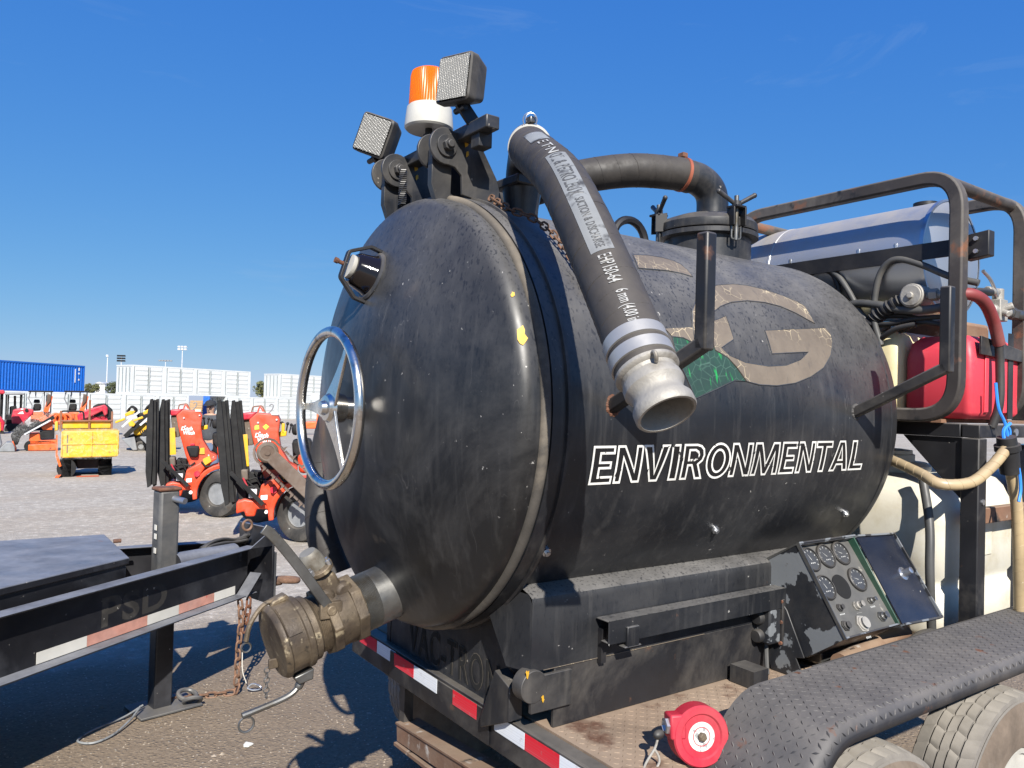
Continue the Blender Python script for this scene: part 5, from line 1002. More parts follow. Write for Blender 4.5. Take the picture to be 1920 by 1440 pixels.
# ride-on trenchers
def trencher(px, d, label, boom, sc_=1., lean=0.):
    b = Bk('trencher', label, 'trencher', px, d, 'orange trenchers parked in the yard'); k = b.k; ox = px-425; oy = b.py-963
    Q = lambda x, y: (px+(x-425)*sc_, b.py+(y-963)*sc_)
    def pl(pts, d0, d1, nm, mt, bev=.01): return b.plate([Q(x, y) for x, y in pts], d0, d1, nm, mt, bev)
    for x0, sh, dd in ((287, 0, -.35), (305, 3, -.15)):       # curved black spoil guards
        for s_ in (0, 1):
            xx = x0+s_*9; ln = lambda y: (y-752)*lean
            pl([(x+ln(y), y) for x, y in [(xx+4, 752), (xx+9, 751), (xx+10, 790), (xx+11+sh, 870), (xx+10+sh*2, 905), (xx+4+sh, 908), (xx+0, 880), (xx-1, 800), (xx, 775)]], dd+s_*.10, dd+s_*.10+.03, 'spoil_guard', 'yblack', .006)
        pl([(x+ln(y), y) for x, y in [(x0+5, 754), (x0+14, 753), (x0+18+sh, 903), (x0+7+sh, 904)]], dd+.045, dd+.06, 'guard_web', 'yblack', .004)
    pl([(335, 781), (346, 770), (378, 772), (382, 780), (380, 800), (384, 824), (398, 847), (411, 854), (411, 858), (386, 874), (363, 875), (354, 853), (344, 820), (339, 800)], -.10, .32, 'body_panel', 'yred', .03)
    pl([(322, 771), (345, 769), (336, 781), (324, 782)], .0, .55, 'hood_side', 'ydred', .02); pl([(324, 782), (336, 781), (342, 820), (330, 822)], .05, .5, 'side_grille', 'ydust', .01)
    pl([(324, 804), (333, 803), (337, 852), (326, 853)], -.06, -.03, 'warning_decal', 'yyellow', .002); pl([(380, 840), (388, 839), (389, 851), (379, 851)], -.125, -.102, 'warning_decal', 'yyellow', .002)
    pl([(354, 836), (379, 835), (377, 857), (362, 856)], -.19, -.10, 'lamp_pod', 'yblack', .03); pl([(362, 832), (370, 831), (370, 835), (362, 835)], -.14, -.10, 'warning_label', 'ydred', .002)
    pl([(369, 769.5), (379, 769.5), (379, 773), (369, 773)], -.115, -.101, 'plate_label', 'ywhite', .001)
    v0_, v1_ = b.q(*Q(345, 810), -.112), b.q(*Q(362, 810), -.112)
    text_on('maker_lettering', 'Ditch', flat(b.q(*Q(345, 807.5), -.104), V((20*k*sc_*b.c, 0, -.2*k)), V((0, 0, 6.5*k*sc_))), 'yletter', b.o, .2, .03); text_on('maker_lettering', 'Witch', flat(b.q(*Q(349, 815), -.104), V((20*k*sc_*b.c, 0, -.2*k)), V((0, 0, 6.5*k*sc_))), 'yletter', b.o, .2, .03)
    b.rod([Q(347, 770), Q(350, 759), Q(356, 768)], .010, 'handle_bar', 'yred', .0); b.rod([Q(336, 771), Q(338, 761), Q(352, 759), Q(358, 770)], .009, 'handle_bar', 'yrust', .2); b.rod([Q(363, 771), Q(369, 764), Q(371, 758), Q(367, 756), Q(364, 759)], .008, 'lift_hook', 'ygrey', .1)
    pl([(356, 890), (358, 878), (376, 868), (386, 862), (410, 855), (412, 858), (392, 872), (384, 884), (378, 905), (371, 922), (366, 905), (352, 904)], -.35, .2, 'fender', 'yred', .02)
    pl([(322, 903), (334, 899), (372, 905), (371, 915), (352, 914), (350, 925), (336, 925), (334, 917), (322, 921)], -.30, .35, 'frame', 'yred', .02); pl([(338, 860), (356, 862), (360, 900), (334, 898)], -.05, .3, 'drive_housing', 'yblack', .02)
    b.bar(Q(313, 858), Q(362, 906), .05, 'hydraulic_ram', 'yblack', dd=-.38); b.rod([Q(336, 872), Q(345, 880), Q(358, 886), Q(352, 894)], .012, 'hydraulic_hose', 'yblack', -.25); b.rod([Q(330, 868), Q(338, 884), Q(348, 890)], .012, 'hydraulic_hose', 'ydred', -.22)
    MB().cyl(b.q(*Q(377, 884), -.42), b.q(*Q(377, 884), -.34), 5*k*sc_, n=16).build('tail_lamp', 'ydred', b.o); MB().cyl(b.q(*Q(367, 917), -.40), b.q(*Q(367, 917), -.34), 3*k, n=12).build('hitch_pin', 'ywhite', b.o)
    b.whl(*Q(424, 921), 42*sc_, -.30, .30, yaw=-38); b.whl(*Q(350, 912), 40*sc_, .75, .28, yaw=-38)
    arc = lambda r_, a_: (424+r_*math.cos(R(a_)), 921-r_*math.sin(R(a_)))
    pl([arc(54, a_) for a_ in range(60, 200, 10)]+[arc(46, a_) for a_ in range(190, 50, -10)], -.40, .05, 'mudguard', 'yred', .012)
    pl([(372, 872), (392, 858), (404, 864), (388, 884), (380, 912), (368, 912)], -.25, .1, 'side_frame', 'yred', .02); pl([(410, 836), (446, 834), (450, 862), (414, 866)], .1, .6, 'rear_cowl', 'yred', .05)
    pl([(400, 815), (432, 812), (440, 852), (404, 856)], .35, .9, 'engine', 'yblack', .04); pl([(380, 800), (392, 798), (392, 806), (380, 808)], .1, .3, 'guard', 'yyellow', .01)
    for (x0_, y0_, x1_, y1_) in ((386, 800, 384, 786), (391, 801, 393, 787), (396, 802, 399, 789)): b.rod([Q(x0_, y0_), Q(x1_, y1_)], .010, 'control_lever', 'yblack', .25); MB().ball(b.q(*Q(x1_, y1_), .25), .022, 6).build('lever_knob', 'yblack', b.o)
    for pts_, mt_, dd_ in ((((330, 862), (338, 872), (350, 868), (356, 880)), 'yblack', -.15), (((328, 870), (336, 882), (346, 880), (350, 892)), 'yblack', -.28), (((384, 862), (392, 872), (402, 870)), 'yblack', -.38), (((345, 858), (352, 870), (364, 872), (372, 866)), 'yblack', -.12), (((404, 830), (412, 842), (424, 840), (430, 852)), 'yblack', .3)): b.rod([Q(*z_) for z_ in pts_], .013, 'hydraulic_hose', mt_, dd_)
    for x_, y_ in ((364, 872), (396, 853), (405, 857), (370, 878), (349, 785), (377, 780), (352, 800)): MB().cyl(b.q(*Q(x_, y_), -.125), b.q(*Q(x_, y_), -.10), .012, n=8).build('bolt', 'ysilver', b.o)
    pl([(398, 790), (410, 788), (412, 806), (400, 808)], .5, .9, 'seat_back', 'yblack', .05); pl([(412, 800), (424, 799), (424, 812), (412, 813)], .4, .6, 'muffler', 'yrust', .04); pl([(386, 858), (398, 852), (402, 862), (390, 870)], -.37, -.352, 'fender_decal', 'yyellow', .002); pl([(358, 893), (368, 892), (368, 899), (358, 900)], -.36, -.352, 'label', 'ywhite', .002)
    pl([(340, 884), (352, 884), (352, 897), (340, 897)], -.33, -.2, 'valve_bank', 'ysilver', .01); pl([(326, 856), (336, 856), (338, 872), (328, 872)], -.2, .1, 'pump_block', 'ydust', .02)
    if boom:
        c = b.q(*Q(367.5, 827), -.55); e = b.q(*Q(440, 893), -.75)
        MB().bar(c, e, .17, .06, (0, 1, 0)).build('digging_boom', 'ybrown', b.o, .01)
        MB().lathe([(.0, -.06), (.035, -.06), (.035, -.045), (.11, -.045), (.13, -.03), (.13, .03), (.0, .04)], c, (0, 1, 0), 28).build('nose_sprocket', 'ybrown', b.o); MB().lathe([(.085, -.05), (.10, -.052), (.105, -.046)], c, (0, 1, 0), 28, cap=False).build('sprocket_ring', 'ydust', b.o)
        dr = (e-c).normalized(); up_ = V((0, 1, 0)).cross(dr); up_ = up_ if up_.z > 0 else -up_
        for i in range(13):
            for s_ in (1, -1):
                p = c+dr*(.02+i*.078)+up_*s_*.16; m = MB().box(p, (.066, .10, .022), Matrix((dr, V((0, 1, 0)), up_)).transposed())
                if i % 2: m.prism([p+up_*s_*.01+V((0, -.05, 0)), p+dr*.03+up_*s_*.01+V((0, -.05, 0)), p+dr*.025+up_*s_*.06+V((0, -.05, 0))], (0, .10, 0))
                m.build('digging_tooth', 'ybrown', b.o)
        for i in range(9):
            t = R(100+20*i); p = c+dr*math.cos(t)*.165+up_*math.sin(t)*.165; tt = -dr*math.sin(t)+up_*math.cos(t); MB().box(p, (.06, .10, .024), Matrix((tt, V((0, 1, 0)), tt.cross(V((0, 1, 0))))).transposed()).build('digging_tooth', 'ybrown', b.o)
        pl([(344, 790), (350, 788), (351, 795), (344, 796)], -.108, -.101, 'warning_decal', 'ylime', .001); pl([(361, 787), (366, 791), (361, 796), (356, 791)], -.108, -.101, 'warning_decal', 'ylime', .001)
        pl([(384, 786), (389, 786), (389, 803), (384, 803)], .1, .2, 'marker', 'yyellow', .01)
trencher(425, 12.0, 'orange trencher with clean black spoil guards, nearer the yellow dumper', False)
trencher(579, 10.1, 'orange trencher with chain digging boom and scuffed guards, behind the chrome handwheel', True, 1.19, .10)

# tracked dumper wrapped in film
b = Bk('tracked_dumper', 'yellow tracked mini dumper with its skip wrapped in clear film', 'dumper', 165, 17.2); k = b.k
b.track(113, 149, 858, 897, .0, 1.4); b.track(190, 218, 858, 895, .25, 1.4)
b.plate([(121, 808), (228, 806), (229, 850), (225, 857), (119, 858)], -.05, .95, 'skip', 'yyellow', .03)
for x in (121, 176, 226): b.plate([(x-1.2, 809), (x+1.2, 809), (x+1.2, 855), (x-1.2, 855)], -.075, -.052, 'skip_rib', 'yyellow', .004)
b.plate([(121, 831), (227, 829), (227, 832), (121, 834)], -.07, -.052, 'skip_rib', 'yyellow', .004); b.plate([(130, 815), (132, 815), (132, 848), (130, 848)], -.062, -.052, 'skip_seam', 'ydust', .001)
m = MB(); vs = []; nx, ny = 26, 12; random.seed(5)
for i in range(nx+1):
    for j in range(ny+1): p = b.q(110+121*i/nx, 803+57*j/ny, -.13+.05*random.random()); vs.append(p)
m.add(vs, [(i*(ny+1)+j, (i+1)*(ny+1)+j, (i+1)*(ny+1)+j+1, i*(ny+1)+j+1) for i in range(nx) for j in range(ny)]); m.build('film_wrap', 'wrap', b.o, smooth=60)
b.plate([(118, 792), (214, 791), (214, 806), (118, 807)], 1.0, 1.2, 'headboard', 'yyellow', .02)
for x, y in ((115, 772), (170.5, 750), (215.5, 772)): b.plate([(x-2.2, y), (x+2.2, y), (x+2.2, 812), (x-2.2, 812)], .95, 1.0, 'stake', 'yrust', .005)
b.plate([(116, 790), (216, 789), (216, 792), (116, 793)], .93, .99, 'stake_rail', 'yrust', .005); b.rod([(114, 800), (114, 773), (158, 773), (160, 790)], .02, 'guard_rail', 'yblack', 1.3)
b.plate([(145, 858), (195, 858), (192, 880), (150, 880)], .3, 1.2, 'undercarriage', 'yblack', .03); b.plate([(110, 815), (113, 815), (114, 850), (122, 872), (118, 874), (111, 855)], -.10, -.06, 'ratchet_strap', 'yorange', .003)
b.plate([(112, 890), (122, 888), (118, 898), (111, 899)], -.2, .1, 'strap_tail', 'yorange', .004); b.plate([(150, 896), (192, 894), (192, 898), (150, 900)], -.1, .2, 'strap_tail', 'yorange', .002); b.plate([(104, 793), (110, 792), (111, 810), (104, 811)], .9, 1.3, 'control_column', 'yyellow', .02)

# stand-on loader (orange) with wrapped arm and bucket
b = Bk('stand_on_loader', 'small orange tracked loader with film-wrapped arms and black bucket', 'loader', 80, 25.2)
b.track(50, 112, 826, 847, -.1, .25); b.plate([(58, 833), (110, 831), (110, 844), (58, 844)], -.16, -.11, 'track_frame', 'yorange', .02); b.plate([(59, 812), (78, 811), (80, 825), (112, 824), (112, 834), (59, 834)], -.1, .7, 'body', 'yorange', .04)
b.plate([(78, 808), (106, 806), (106, 822), (80, 823)], -.12, .5, 'engine_bay', 'yblack', .02); b.bar((52, 812), (104, 781), .12, 'lift_arm', 'yblack', dd=-.2); b.bar((50, 814), (98, 787), .05, 'lift_ram', 'ysilver', dd=-.28); b.plate([(80, 800), (102, 788), (102, 806), (84, 806)], -.1, .5, 'lettered_panel', 'yorange', .02)
b.plate([(22, 812), (40, 795), (62, 778), (96, 772), (106, 776), (84, 790), (54, 808), (46, 826), (34, 830)], -.38, .1, 'film_wrap', 'wrap', .05); b.plate([(25, 815), (38, 800), (52, 796), (58, 806), (44, 818), (38, 834), (30, 832)], -.1, .1, 'coupler_head', 'yblack', .03)
b.plate([(5, 846), (8, 838), (18, 828), (30, 828), (34, 836), (35, 846)], -.5, .6, 'bucket', 'ygrey', .02); b.plate([(28, 826), (31, 826), (37, 842), (34, 843)], -.4, .4, 'bucket_plate', 'yorange', .01)
for x in (107, 116, 127): MB().torus(b.q(x, 785, .2), (0, 1, 0), 9*b.k, .05, 24, 8).build('hose_coil', 'yorange', b.o)
b.plate([(104, 775), (145, 774), (145, 792), (106, 792)], .3, .7, 'upper_cowl', 'yorange', .05)

def skid(px, d, label, pts, grp):
    b = Bk('skid_loader', label, 'loader', px, d, grp); return b
b = skid(45, 39, 'red tracked loader with white emblem on its side, far left', None, 'red loaders in the back row')
b.plate([(24, 783), (27, 768), (44, 765), (60, 767), (66, 768), (64, 776), (50, 790), (46, 806), (32, 800), (26, 796)], -.2, 1.0, 'body', 'ydred', .06); b.track(12, 46, 794, 815, -.3, .3); b.plate([(16, 780), (27, 775), (28, 793), (14, 797)], .0, .9, 'operator_bay', 'yblack', .05)
b.plate([(35, 776), (47, 776), (45, 771), (41, 772)], -.225, -.202, 'emblem', 'ywhite', .002); b.plate([(41, 766), (46, 766), (46, 768), (41, 768)], -.225, -.202, 'emblem', 'ywhite', .002); MB().cyl(b.q(52, 769, -.25), b.q(52, 769, -.19), 3*b.k, n=14).build('pivot', 'yblack', b.o)
b = skid(180, 36, 'red tracked loader with raised black-ended arm behind the yellow dumper', None, 'red loaders in the back row')
b.plate([(147, 778), (165, 768), (188, 761), (198, 758), (204, 764), (204, 776), (198, 780), (194, 770), (172, 782), (150, 790)], -.2, .5, 'lift_arm', 'ydred', .05); b.plate([(175, 762), (186, 757), (200, 756), (214, 768), (214, 786), (192, 790), (178, 784)], .0, 1.2, 'body', 'yblack', .08)
b.track(150, 212, 795, 818, -.2, .4); b.plate([(160, 782), (205, 778), (205, 802), (158, 802)], .0, 1.0, 'chassis', 'ydred', .04)
b = skid(3, 36, 'red loader with a red roof at the left edge of the yard', None, 'red loaders in the back row')
b.plate([(-40, 783), (4, 780), (12, 792), (10, 812), (-40, 812)], -.3, 1., 'body', 'ydred', .06); b.plate([(-30, 733), (8, 731), (11, 736), (8, 739), (-30, 738)], -.4, 1.2, 'roof', 'ydred', .05)
for x in (-20, 3, 6): b.bar((x, 738), (x, 785), .07, 'roof_post', 'yblack', dd=.0 if x < 5 else .9)
b.plate([(-6, 792), (4, 791), (5, 808), (-6, 808)], -.36, -.31, 'warning_decal', 'yyellow', .01); b.track(-40, 12, 805, 820, -.3, .4)
# mini excavators with canopies
def excav(px, d, label, x0):
    b = Bk('mini_excavator', label, 'excavator', px, d, 'mini excavators with black canopies'); o_ = x0-55
    b.plate([(55+o_, 733), (100+o_, 732.5), (101+o_, 735), (54+o_, 735.5)], -.6, .7, 'canopy', 'yblack', .02)
    for pts in (((58, 735), (55, 748), (62, 760), (62, 775)), ((68, 735), (68, 746)), ((84, 735), (84, 775)), ((97, 735), (97, 775))): b.rod([(x+o_, y) for x, y in pts], .03, 'canopy_post', 'ygrey', -.3)
    b.plate([(65+o_, 757), (79+o_, 757), (79+o_, 770), (63+o_, 771)], .0, .5, 'seat', 'yblack', .08); b.plate([(65+o_, 749), (76+o_, 749), (77+o_, 756), (64+o_, 756)], .2, .45, 'headrest', 'yblack', .06)
    b.plate([(60+o_, 773), (98+o_, 772), (98+o_, 790), (60+o_, 792)], -.2, 1.0, 'upper_body', 'yorange', .06); b.bar((88+o_, 772), (96+o_, 742), .22, 'boom', 'yorange', dd=-.5); b.plate([(90+o_, 738), (97+o_, 740), (96+o_, 752), (88+o_, 762)], -.7, -.55, 'boom_ram_guard', 'ybrown', .02)
    b.track(56+o_, 100+o_, 794, 812, -.4, 1.0); b.plate([(66+o_, 788), (92+o_, 788), (92+o_, 796), (66+o_, 796)], .0, .8, 'slew_base', 'yblack', .02)
excav(78, 41, 'mini excavator with black canopy, left of the pair behind the orange loader', 55); excav(145, 40, 'mini excavator with black canopy, right of the pair, just behind the yellow dumper', 122)
b = Bk('canopy_tractor', 'compact tractor under a flat grey canopy behind the red loader', 'tractor', 30, 42)
b.plate([(11, 737), (47, 736), (48, 740), (10, 741)], -.6, .8, 'canopy', 'ygrey', .04); [b.bar((x, 740), (x, 790), .07, 'canopy_post', 'yblack', dd=dd) for x, dd in ((14, -.4), (42, -.4), (40, .6), (17, .6))]
b.plate([(20, 762), (33, 760), (34, 780), (20, 782)], .0, .5, 'seat', 'yblack', .06); b.plate([(12, 778), (46, 776), (46, 796), (12, 797)], -.3, .8, 'body', 'ydust', .05); b.bar((29, 742), (30, 765), .12, 'boom', 'ybrown', dd=.9); b.whl(18, 800, 14, -.5, .3); b.whl(42, 802, 12, -.5, .3)
# yellow loaders at right of the dumper
for i, (px, lb, ox, oy) in enumerate(((255, 'yellow mini loader with arm raised and black bucket, left of the black spoil guards', 0, 0), (300, 'second yellow mini loader half hidden behind the orange trencher', 34, -3))):
    b = Bk('mini_loader', lb, 'loader', px, 26.5-i*.5, 'yellow mini loaders'); Q = lambda x, y: (x+ox, y+oy)
    def pl(pts, d0, d1, nm, mt, bev=.02): return b.plate([Q(x, y) for x, y in pts], d0, d1, nm, mt, bev)
    pl([(252, 808), (266, 797), (278, 791), (282, 803), (272, 815), (256, 817)], -.15, .5, 'hood', 'yyellow', .06); [pl([(264+j*4, 806), (266+j*4, 805), (269+j*4, 812), (267+j*4, 813)], -.18, -.15, 'vent_slot', 'yblack', .002) for j in range(3)]
    pl([(236, 820), (256, 814), (284, 800), (290, 820), (280, 836), (262, 830), (252, 822)], -.05, .8, 'chassis', 'yblack', .04); pl([(232, 822), (256, 818), (262, 842), (254, 843)], -.5, .6, 'bucket', 'ygrey', .02)
    b.bar(Q(238, 818), Q(282, 774), .14, 'lift_arm', 'yblack', dd=-.3); b.bar(Q(232, 800), Q(262, 772), .07, 'lift_ram', 'ysilver', dd=-.35); pl([(243, 792), (250, 787), (257, 794), (254, 799), (246, 799)], -.45, -.3, 'arm_cover', 'yyellow', .02); pl([(236, 776), (246, 770), (256, 770), (252, 776), (238, 781)], -.45, -.1, 'arm_cover', 'yyellow', .02); pl([(219, 790), (236, 783), (238, 787), (220, 794)], -.3, -.1, 'arm_link', 'yyellow', .02)
    b.rod([Q(240, 772), Q(246, 763), Q(254, 765), Q(256, 775)], .03, 'hydraulic_hose', 'yblack', -.3); b.rod([Q(242, 774), Q(248, 760), Q(258, 766), Q(260, 780)], .03, 'hydraulic_hose', 'yblack', -.2); pl([(258, 776), (284, 770), (286, 782), (262, 790)], -.1, .5, 'control_stand', 'yblack', .04)
    b.whl(*Q(268, 836), 10, -.3, .25); b.whl(*Q(286, 832), 10, -.3, .25); b.whl(*Q(268, 834), 10, .7, .25)
# attachments peeping in at the left edge
b = Bk('loader_bucket', 'grey steel bucket cut off by the left edge of the picture', 'bucket', -6, 24.5); b.plate([(-40, 846), (-40, 812), (-10, 806), (4, 812), (9, 832), (2, 846)], -.3, 1., 'shell', 'ygrey', .04)
# traffic barrier by the handwheel
b = Bk('plastic_barrier', 'orange plastic barrier in front of the white containers, seen through the handwheel', 'barrier', 588, 42)
b.plate([(575, 791), (599, 790), (600, 804), (574, 804)], 0, .5, 'barrier_block', 'yorange', .06); b.bar((571, 778), (571, 803), .12, 'post', 'yorange', dd=.2); b.bar((597, 776), (597, 790), .10, 'post', 'yorange', dd=.2)
b = Bk('number_sign', 'white board marked 81 on the container wall', 'sign', 590, 66); b.plate([(584, 738), (597, 738), (597, 749), (584, 749)], -.02, .04, 'board', 'ywhite', .004)
text_on('digits', '81', flat(b.q(587, 747, -.026), V((7.5*b.k, 0, 0)), V((0, 0, 6.5*b.k))), 'ygrey', b.o)

# ---------------------------------------------------------------- containers
M['cwhite'] = paint('container_white', (.53, .55, .545), .5, film=.18, dustcol=(.38, .36, .32), var=.08, vscale=1., streak=.15); M['cshade'] = paint('container_gasket', (.20, .23, .23), .6); M['cblue'] = paint('container_blue', (.008, .115, .47), .45, film=.05, var=.1)
A0 = spot(247, 65.8); B0 = spot(479, 76.5); e1 = (B0-A0).normalized(); e2 = V((-e1.y, e1.x, 0)); e2 = e2 if e2.dot(FH) > 0 else -e2; CL, CW, CHh = 12.19, 2.44, 2.52
def t_at(px):
    lo, hi = -40., 80.
    for _ in range(60):
        md = (lo+hi)/2; p = A0+e1*md-V((EYE.x, EYE.y, 0)); x = 960+1442*p.dot(RH)/p.dot(FH)
        if x < px: lo = md
        else: hi = md
    return lo
def side_door_container(t, z, label, n=4, off=0.):
    o = A0+e1*t+e2*off; o.z = z; T = thing('shipping_container', label, 'container', o, math.atan2(e1.y, e1.x), 'white shipping containers at the back of the yard'); s_ = 1 if e2.dot(V((-e1.y, e1.x, 0))) > 0 else -1
    MB().bx((.02, .04*s_, .12), (CL-.02, CW*s_, CHh-.05)).build('body', 'cwhite', T)
    m = MB().bx((0, 0, 0), (CL, .12*s_, .16)).bx((0, 0, CHh-.12), (CL, .12*s_, CHh)).bx((-.01, 0, .0), (.01, CW*s_, .14)).bx((-.01, 0, CHh-.12), (.01, CW*s_, CHh)); m.build('rail_frame', 'cwhite', T)
    bay = CL/n
    for i in range(n+1): x = min(max(bay*i, .09), CL-.09); MB().bx((x-.16 if 0 < i < n else x-.09, -.005*s_, .16), (x+.16 if 0 < i < n else x+.09, .05*s_, CHh-.12)).build('post', 'cwhite', T)
    for i in range(n):
        for j in range(2):
            xa = bay*i+.24+(bay-.48)/2*j; xb = xa+(bay-.48)/2-.03; D_ = MB().bx((xa, .0, .17), (xb, .035*s_, CHh-.13)).build('door', 'cwhite', T); m = MB()
            for r_ in range(5): zz = .32+r_*.42; m.prism([(xa+.08, -.001*s_, zz), (xa+.08, -.035*s_, zz+.06), (xa+.08, -.035*s_, zz+.20), (xa+.08, -.001*s_, zz+.26)], (xb-xa-.16, 0, 0))
            m.build('corrugation', 'cwhite', D_); MB().cyl(((xb-.06) if j == 0 else (xa+.06), -.06*s_, .2), ((xb-.06) if j == 0 else (xa+.06), -.06*s_, CHh-.16), .022, n=8).build('lock_rod', 'cshade', D_)
            MB().bx((xb+.002 if j == 0 else xa-.028, .001*s_, .17), (xb+.028 if j == 0 else xa-.002, .03*s_, CHh-.13)).build('gasket', 'cshade', D_)
            if j == 0: MB().bx((xa-.03, .001*s_, .17), (xa-.002, .03*s_, CHh-.13)).build('gasket', 'cshade', D_)
    m = MB()
    for i in range(4): y = (.3+i*.55)*s_; m.cyl((-.05, y, .2), (-.05, y, CHh-.2), .03, n=8)
    m.build('end_lock_rods', 'cshade', T, kind='stuff')
    return T
Z2 = 2.17
side_door_container(0, Z2, 'white four-door container on the upper tier, complete in view, left of the tree')
side_door_container(t_at(524), Z2-.02, 'white container on the upper tier to the right of the tree, partly behind the handwheel')
t1 = t_at(355); side_door_container(t1-CL, -.35, 'white ground-tier container under the full upper one, ending at the dark gap'); side_door_container(t1-2*CL-.2, -.35, 'white ground-tier container under the blue one, behind the excavators'); side_door_container(t1-3*CL-.4, -.35, 'leftmost white ground-tier container at the left edge of the yard')
t2 = t_at(424); side_door_container(t2, -.35, 'white ground-tier container right of the dark gap, behind the second trencher'); side_door_container(t2+CL+.2, -.35, 'white ground-tier container farthest right, seen through the handwheel')
# end-on pair beside the gap
for i, (pa_, lb) in enumerate(((404, 'narrow white container end beside the dark gap, left one'), (414, 'narrow white container end beside the dark gap, right one'))):
    d = 74; o = spot(pa_, d); o.z = -.35; T = thing('shipping_container', lb, 'container', o, RZ, 'white shipping containers at the back of the yard'); MB().bx((0, .3, 0), (.48, 6, 2.52)).build('body', 'cwhite', T); [MB().cyl((x, .26, .2), (x, .26, 2.4), .03, n=8).build('lock_rod', 'cshade', T) for x in (.12, .36)]
o = spot(368, 80); T = thing('plywood_stack', 'tan plywood stack in the dark gap between white containers', 'plywood', o, RZ); [MB().bx((-.75+.03*i, 0, .25*i), (.62+.02*i, 2.4, .25*i+.22)).build('sheet_bundle', 'ytan', T) for i in range(7)]
o = spot(391, 78); T = thing('blue_storage_box', 'dark blue steel box standing in the gap between white containers', 'box', o, RZ); MB().bx((-.5, 0, 0), (.45, 2, 2.5)).build('shell', 'yblue', T, .03); MB().bx((-.45, -.03, .1), (-.03, -.002, 2.4)).build('door', 'yblue', T, .02); MB().bx((.0, -.03, .1), (.4, -.002, 2.4)).build('door', 'yblue', T, .02)
# blue container with corrugated side
Pa, Pb = spot(-70, 60.5), spot(158, 72); f1 = (Pb-Pa).normalized(); BLn = (Pb-Pa).length; T = thing('shipping_container', 'bright blue corrugated container on the upper tier at the left edge', 'container', (Pa.x, Pa.y, 2.20), math.atan2(f1.y, f1.x)); m = MB(); pts = []; x = .1
while x < BLn-.1:
    pts += [(x, .0), (x+.07, .0), (x+.14, .045), (x+.21, .045)]; x += .28
m.add([(px_, py_, z_) for px_, py_ in pts for z_ in (.15, 2.42)], [(2*i, 2*i+2, 2*i+3, 2*i+1) for i in range(len(pts)-1)]); m.build('corrugated_side', 'cblue', T, smooth=0)
MB().bx((0, .05, .1), (BLn, 2.44, 2.5)).build('body', 'cblue', T); MB().bx((0, -.02, 0), (BLn, .1, .15)).build('bottom_rail', 'cblue', T); MB().bx((0, -.02, 2.42), (BLn, .1, 2.55)).build('top_rail', 'cblue', T); MB().bx((BLn-.12, -.02, .15), (BLn, .1, 2.42)).build('corner_post', 'cblue', T)
for z_, h in ((2.05, .28), (1.72, .16), (1.15, .16)): MB().bx((BLn-.75, -.03, z_), (BLn-.60, -.022, z_+h)).build('marking', 'ywhite', T)
MB().bx((BLn-1.15, -.03, .95), (BLn-1.05, -.022, 2.2)).build('marking', 'ywhite', T)

# ---------------------------------------------------------------- trees, poles, shed
def leafmat(n, c): return paint(n, c, .7, var=.5, vscale=1.2, film=0)
M['leaf_a'] = leafmat('olive_leaves', (.115, .12, .045)); M['leaf_b'] = leafmat('dark_leaves', (.07, .085, .035)); M['bark'] = paint('bark', (.09, .07, .05), .9)
def tree(px, pyc, d, rx, rz, lb, seed, mt='leaf_a'):
    random.seed(seed); k = d/1442; c = spot(px, d); zc = EYE.z+(hor(px)-pyc)*k; rx *= k; rz *= k; T = thing('tree', lb, 'tree', c, 0, 'trees beyond the containers')
    m = MB().tube([(0, 0, -.4), (.05, 0, zc*.5), (0, .05, zc)], [rx*.09, rx*.07, rx*.03], 8)
    for i in range(7): a = i*.9; m.tube([(0, 0, zc*.5+.1*i), (rx*.4*math.cos(a), rx*.4*math.sin(a), zc), (rx*.7*math.cos(a), rx*.7*math.sin(a), zc+rz*.4)], [rx*.05, rx*.03, rx*.012], 6)
    m.build('trunk', 'bark', T); m = MB(); cl = []
    for i in range(38):
        u, v_ = random.uniform(-1, 1), random.random()*6.283; w_ = math.sqrt(1-u*u); rr = random.uniform(.45, .92); cl.append((V((rx*w_*math.cos(v_)*rr, rx*w_*math.sin(v_)*rr, rz*u*rr)), random.uniform(.22, .42)))
    for c_, r_ in cl:
        for i in range(60):
            n = V((random.gauss(0, 1), random.gauss(0, 1), random.gauss(0, 1))).normalized(); p = c_+V((n.x*rx*r_, n.y*rx*r_, n.z*rz*r_))*random.uniform(.6, 1.05)+V((0, 0, zc)); s_ = rx*random.uniform(.05, .10); a = V((random.gauss(0, 1), random.gauss(0, 1), random.gauss(0, 1))).normalized(); b = a.orthogonal().normalized()
            m.add([p-a*s_, p+b*s_*.6, p+a*s_, p-b*s_*.6], [(0, 1, 2, 3)])
    m.build('crown', mt, T, smooth=0, fix=False)
tree(501, 729, 120, 23, 19, 'round olive tree between the two upper-tier white containers', 1)
tree(214, 729, 125, 15, 13, 'low bushy tree between the blue and white upper containers, right of the shed', 2, 'leaf_b'); tree(172, 728, 125, 14, 10, 'low bushy tree against the right end of the blue container', 3); tree(30, 745, 100, 26, 14, 'dark bush below the blue container at far left', 4, 'leaf_b')
o = spot(188, 130); T = thing('white_shed', 'pale shed roof glimpsed between two bushes', 'shed', o, RZ); k = 130/1442; MB().bx((-9*k, 0, 0), (9*k, 8, EYE.z+(hor(188)-719)*k)).build('wall', 'ywhite', T); MB().prism([(-10*k, -.3, EYE.z+(hor(188)-719)*k), (10*k, -.3, EYE.z+(hor(188)-719)*k), (0, -.3, EYE.z+(hor(188)-716)*k)], (0, 8.6, 0)).build('roof', 'ysilver', T)
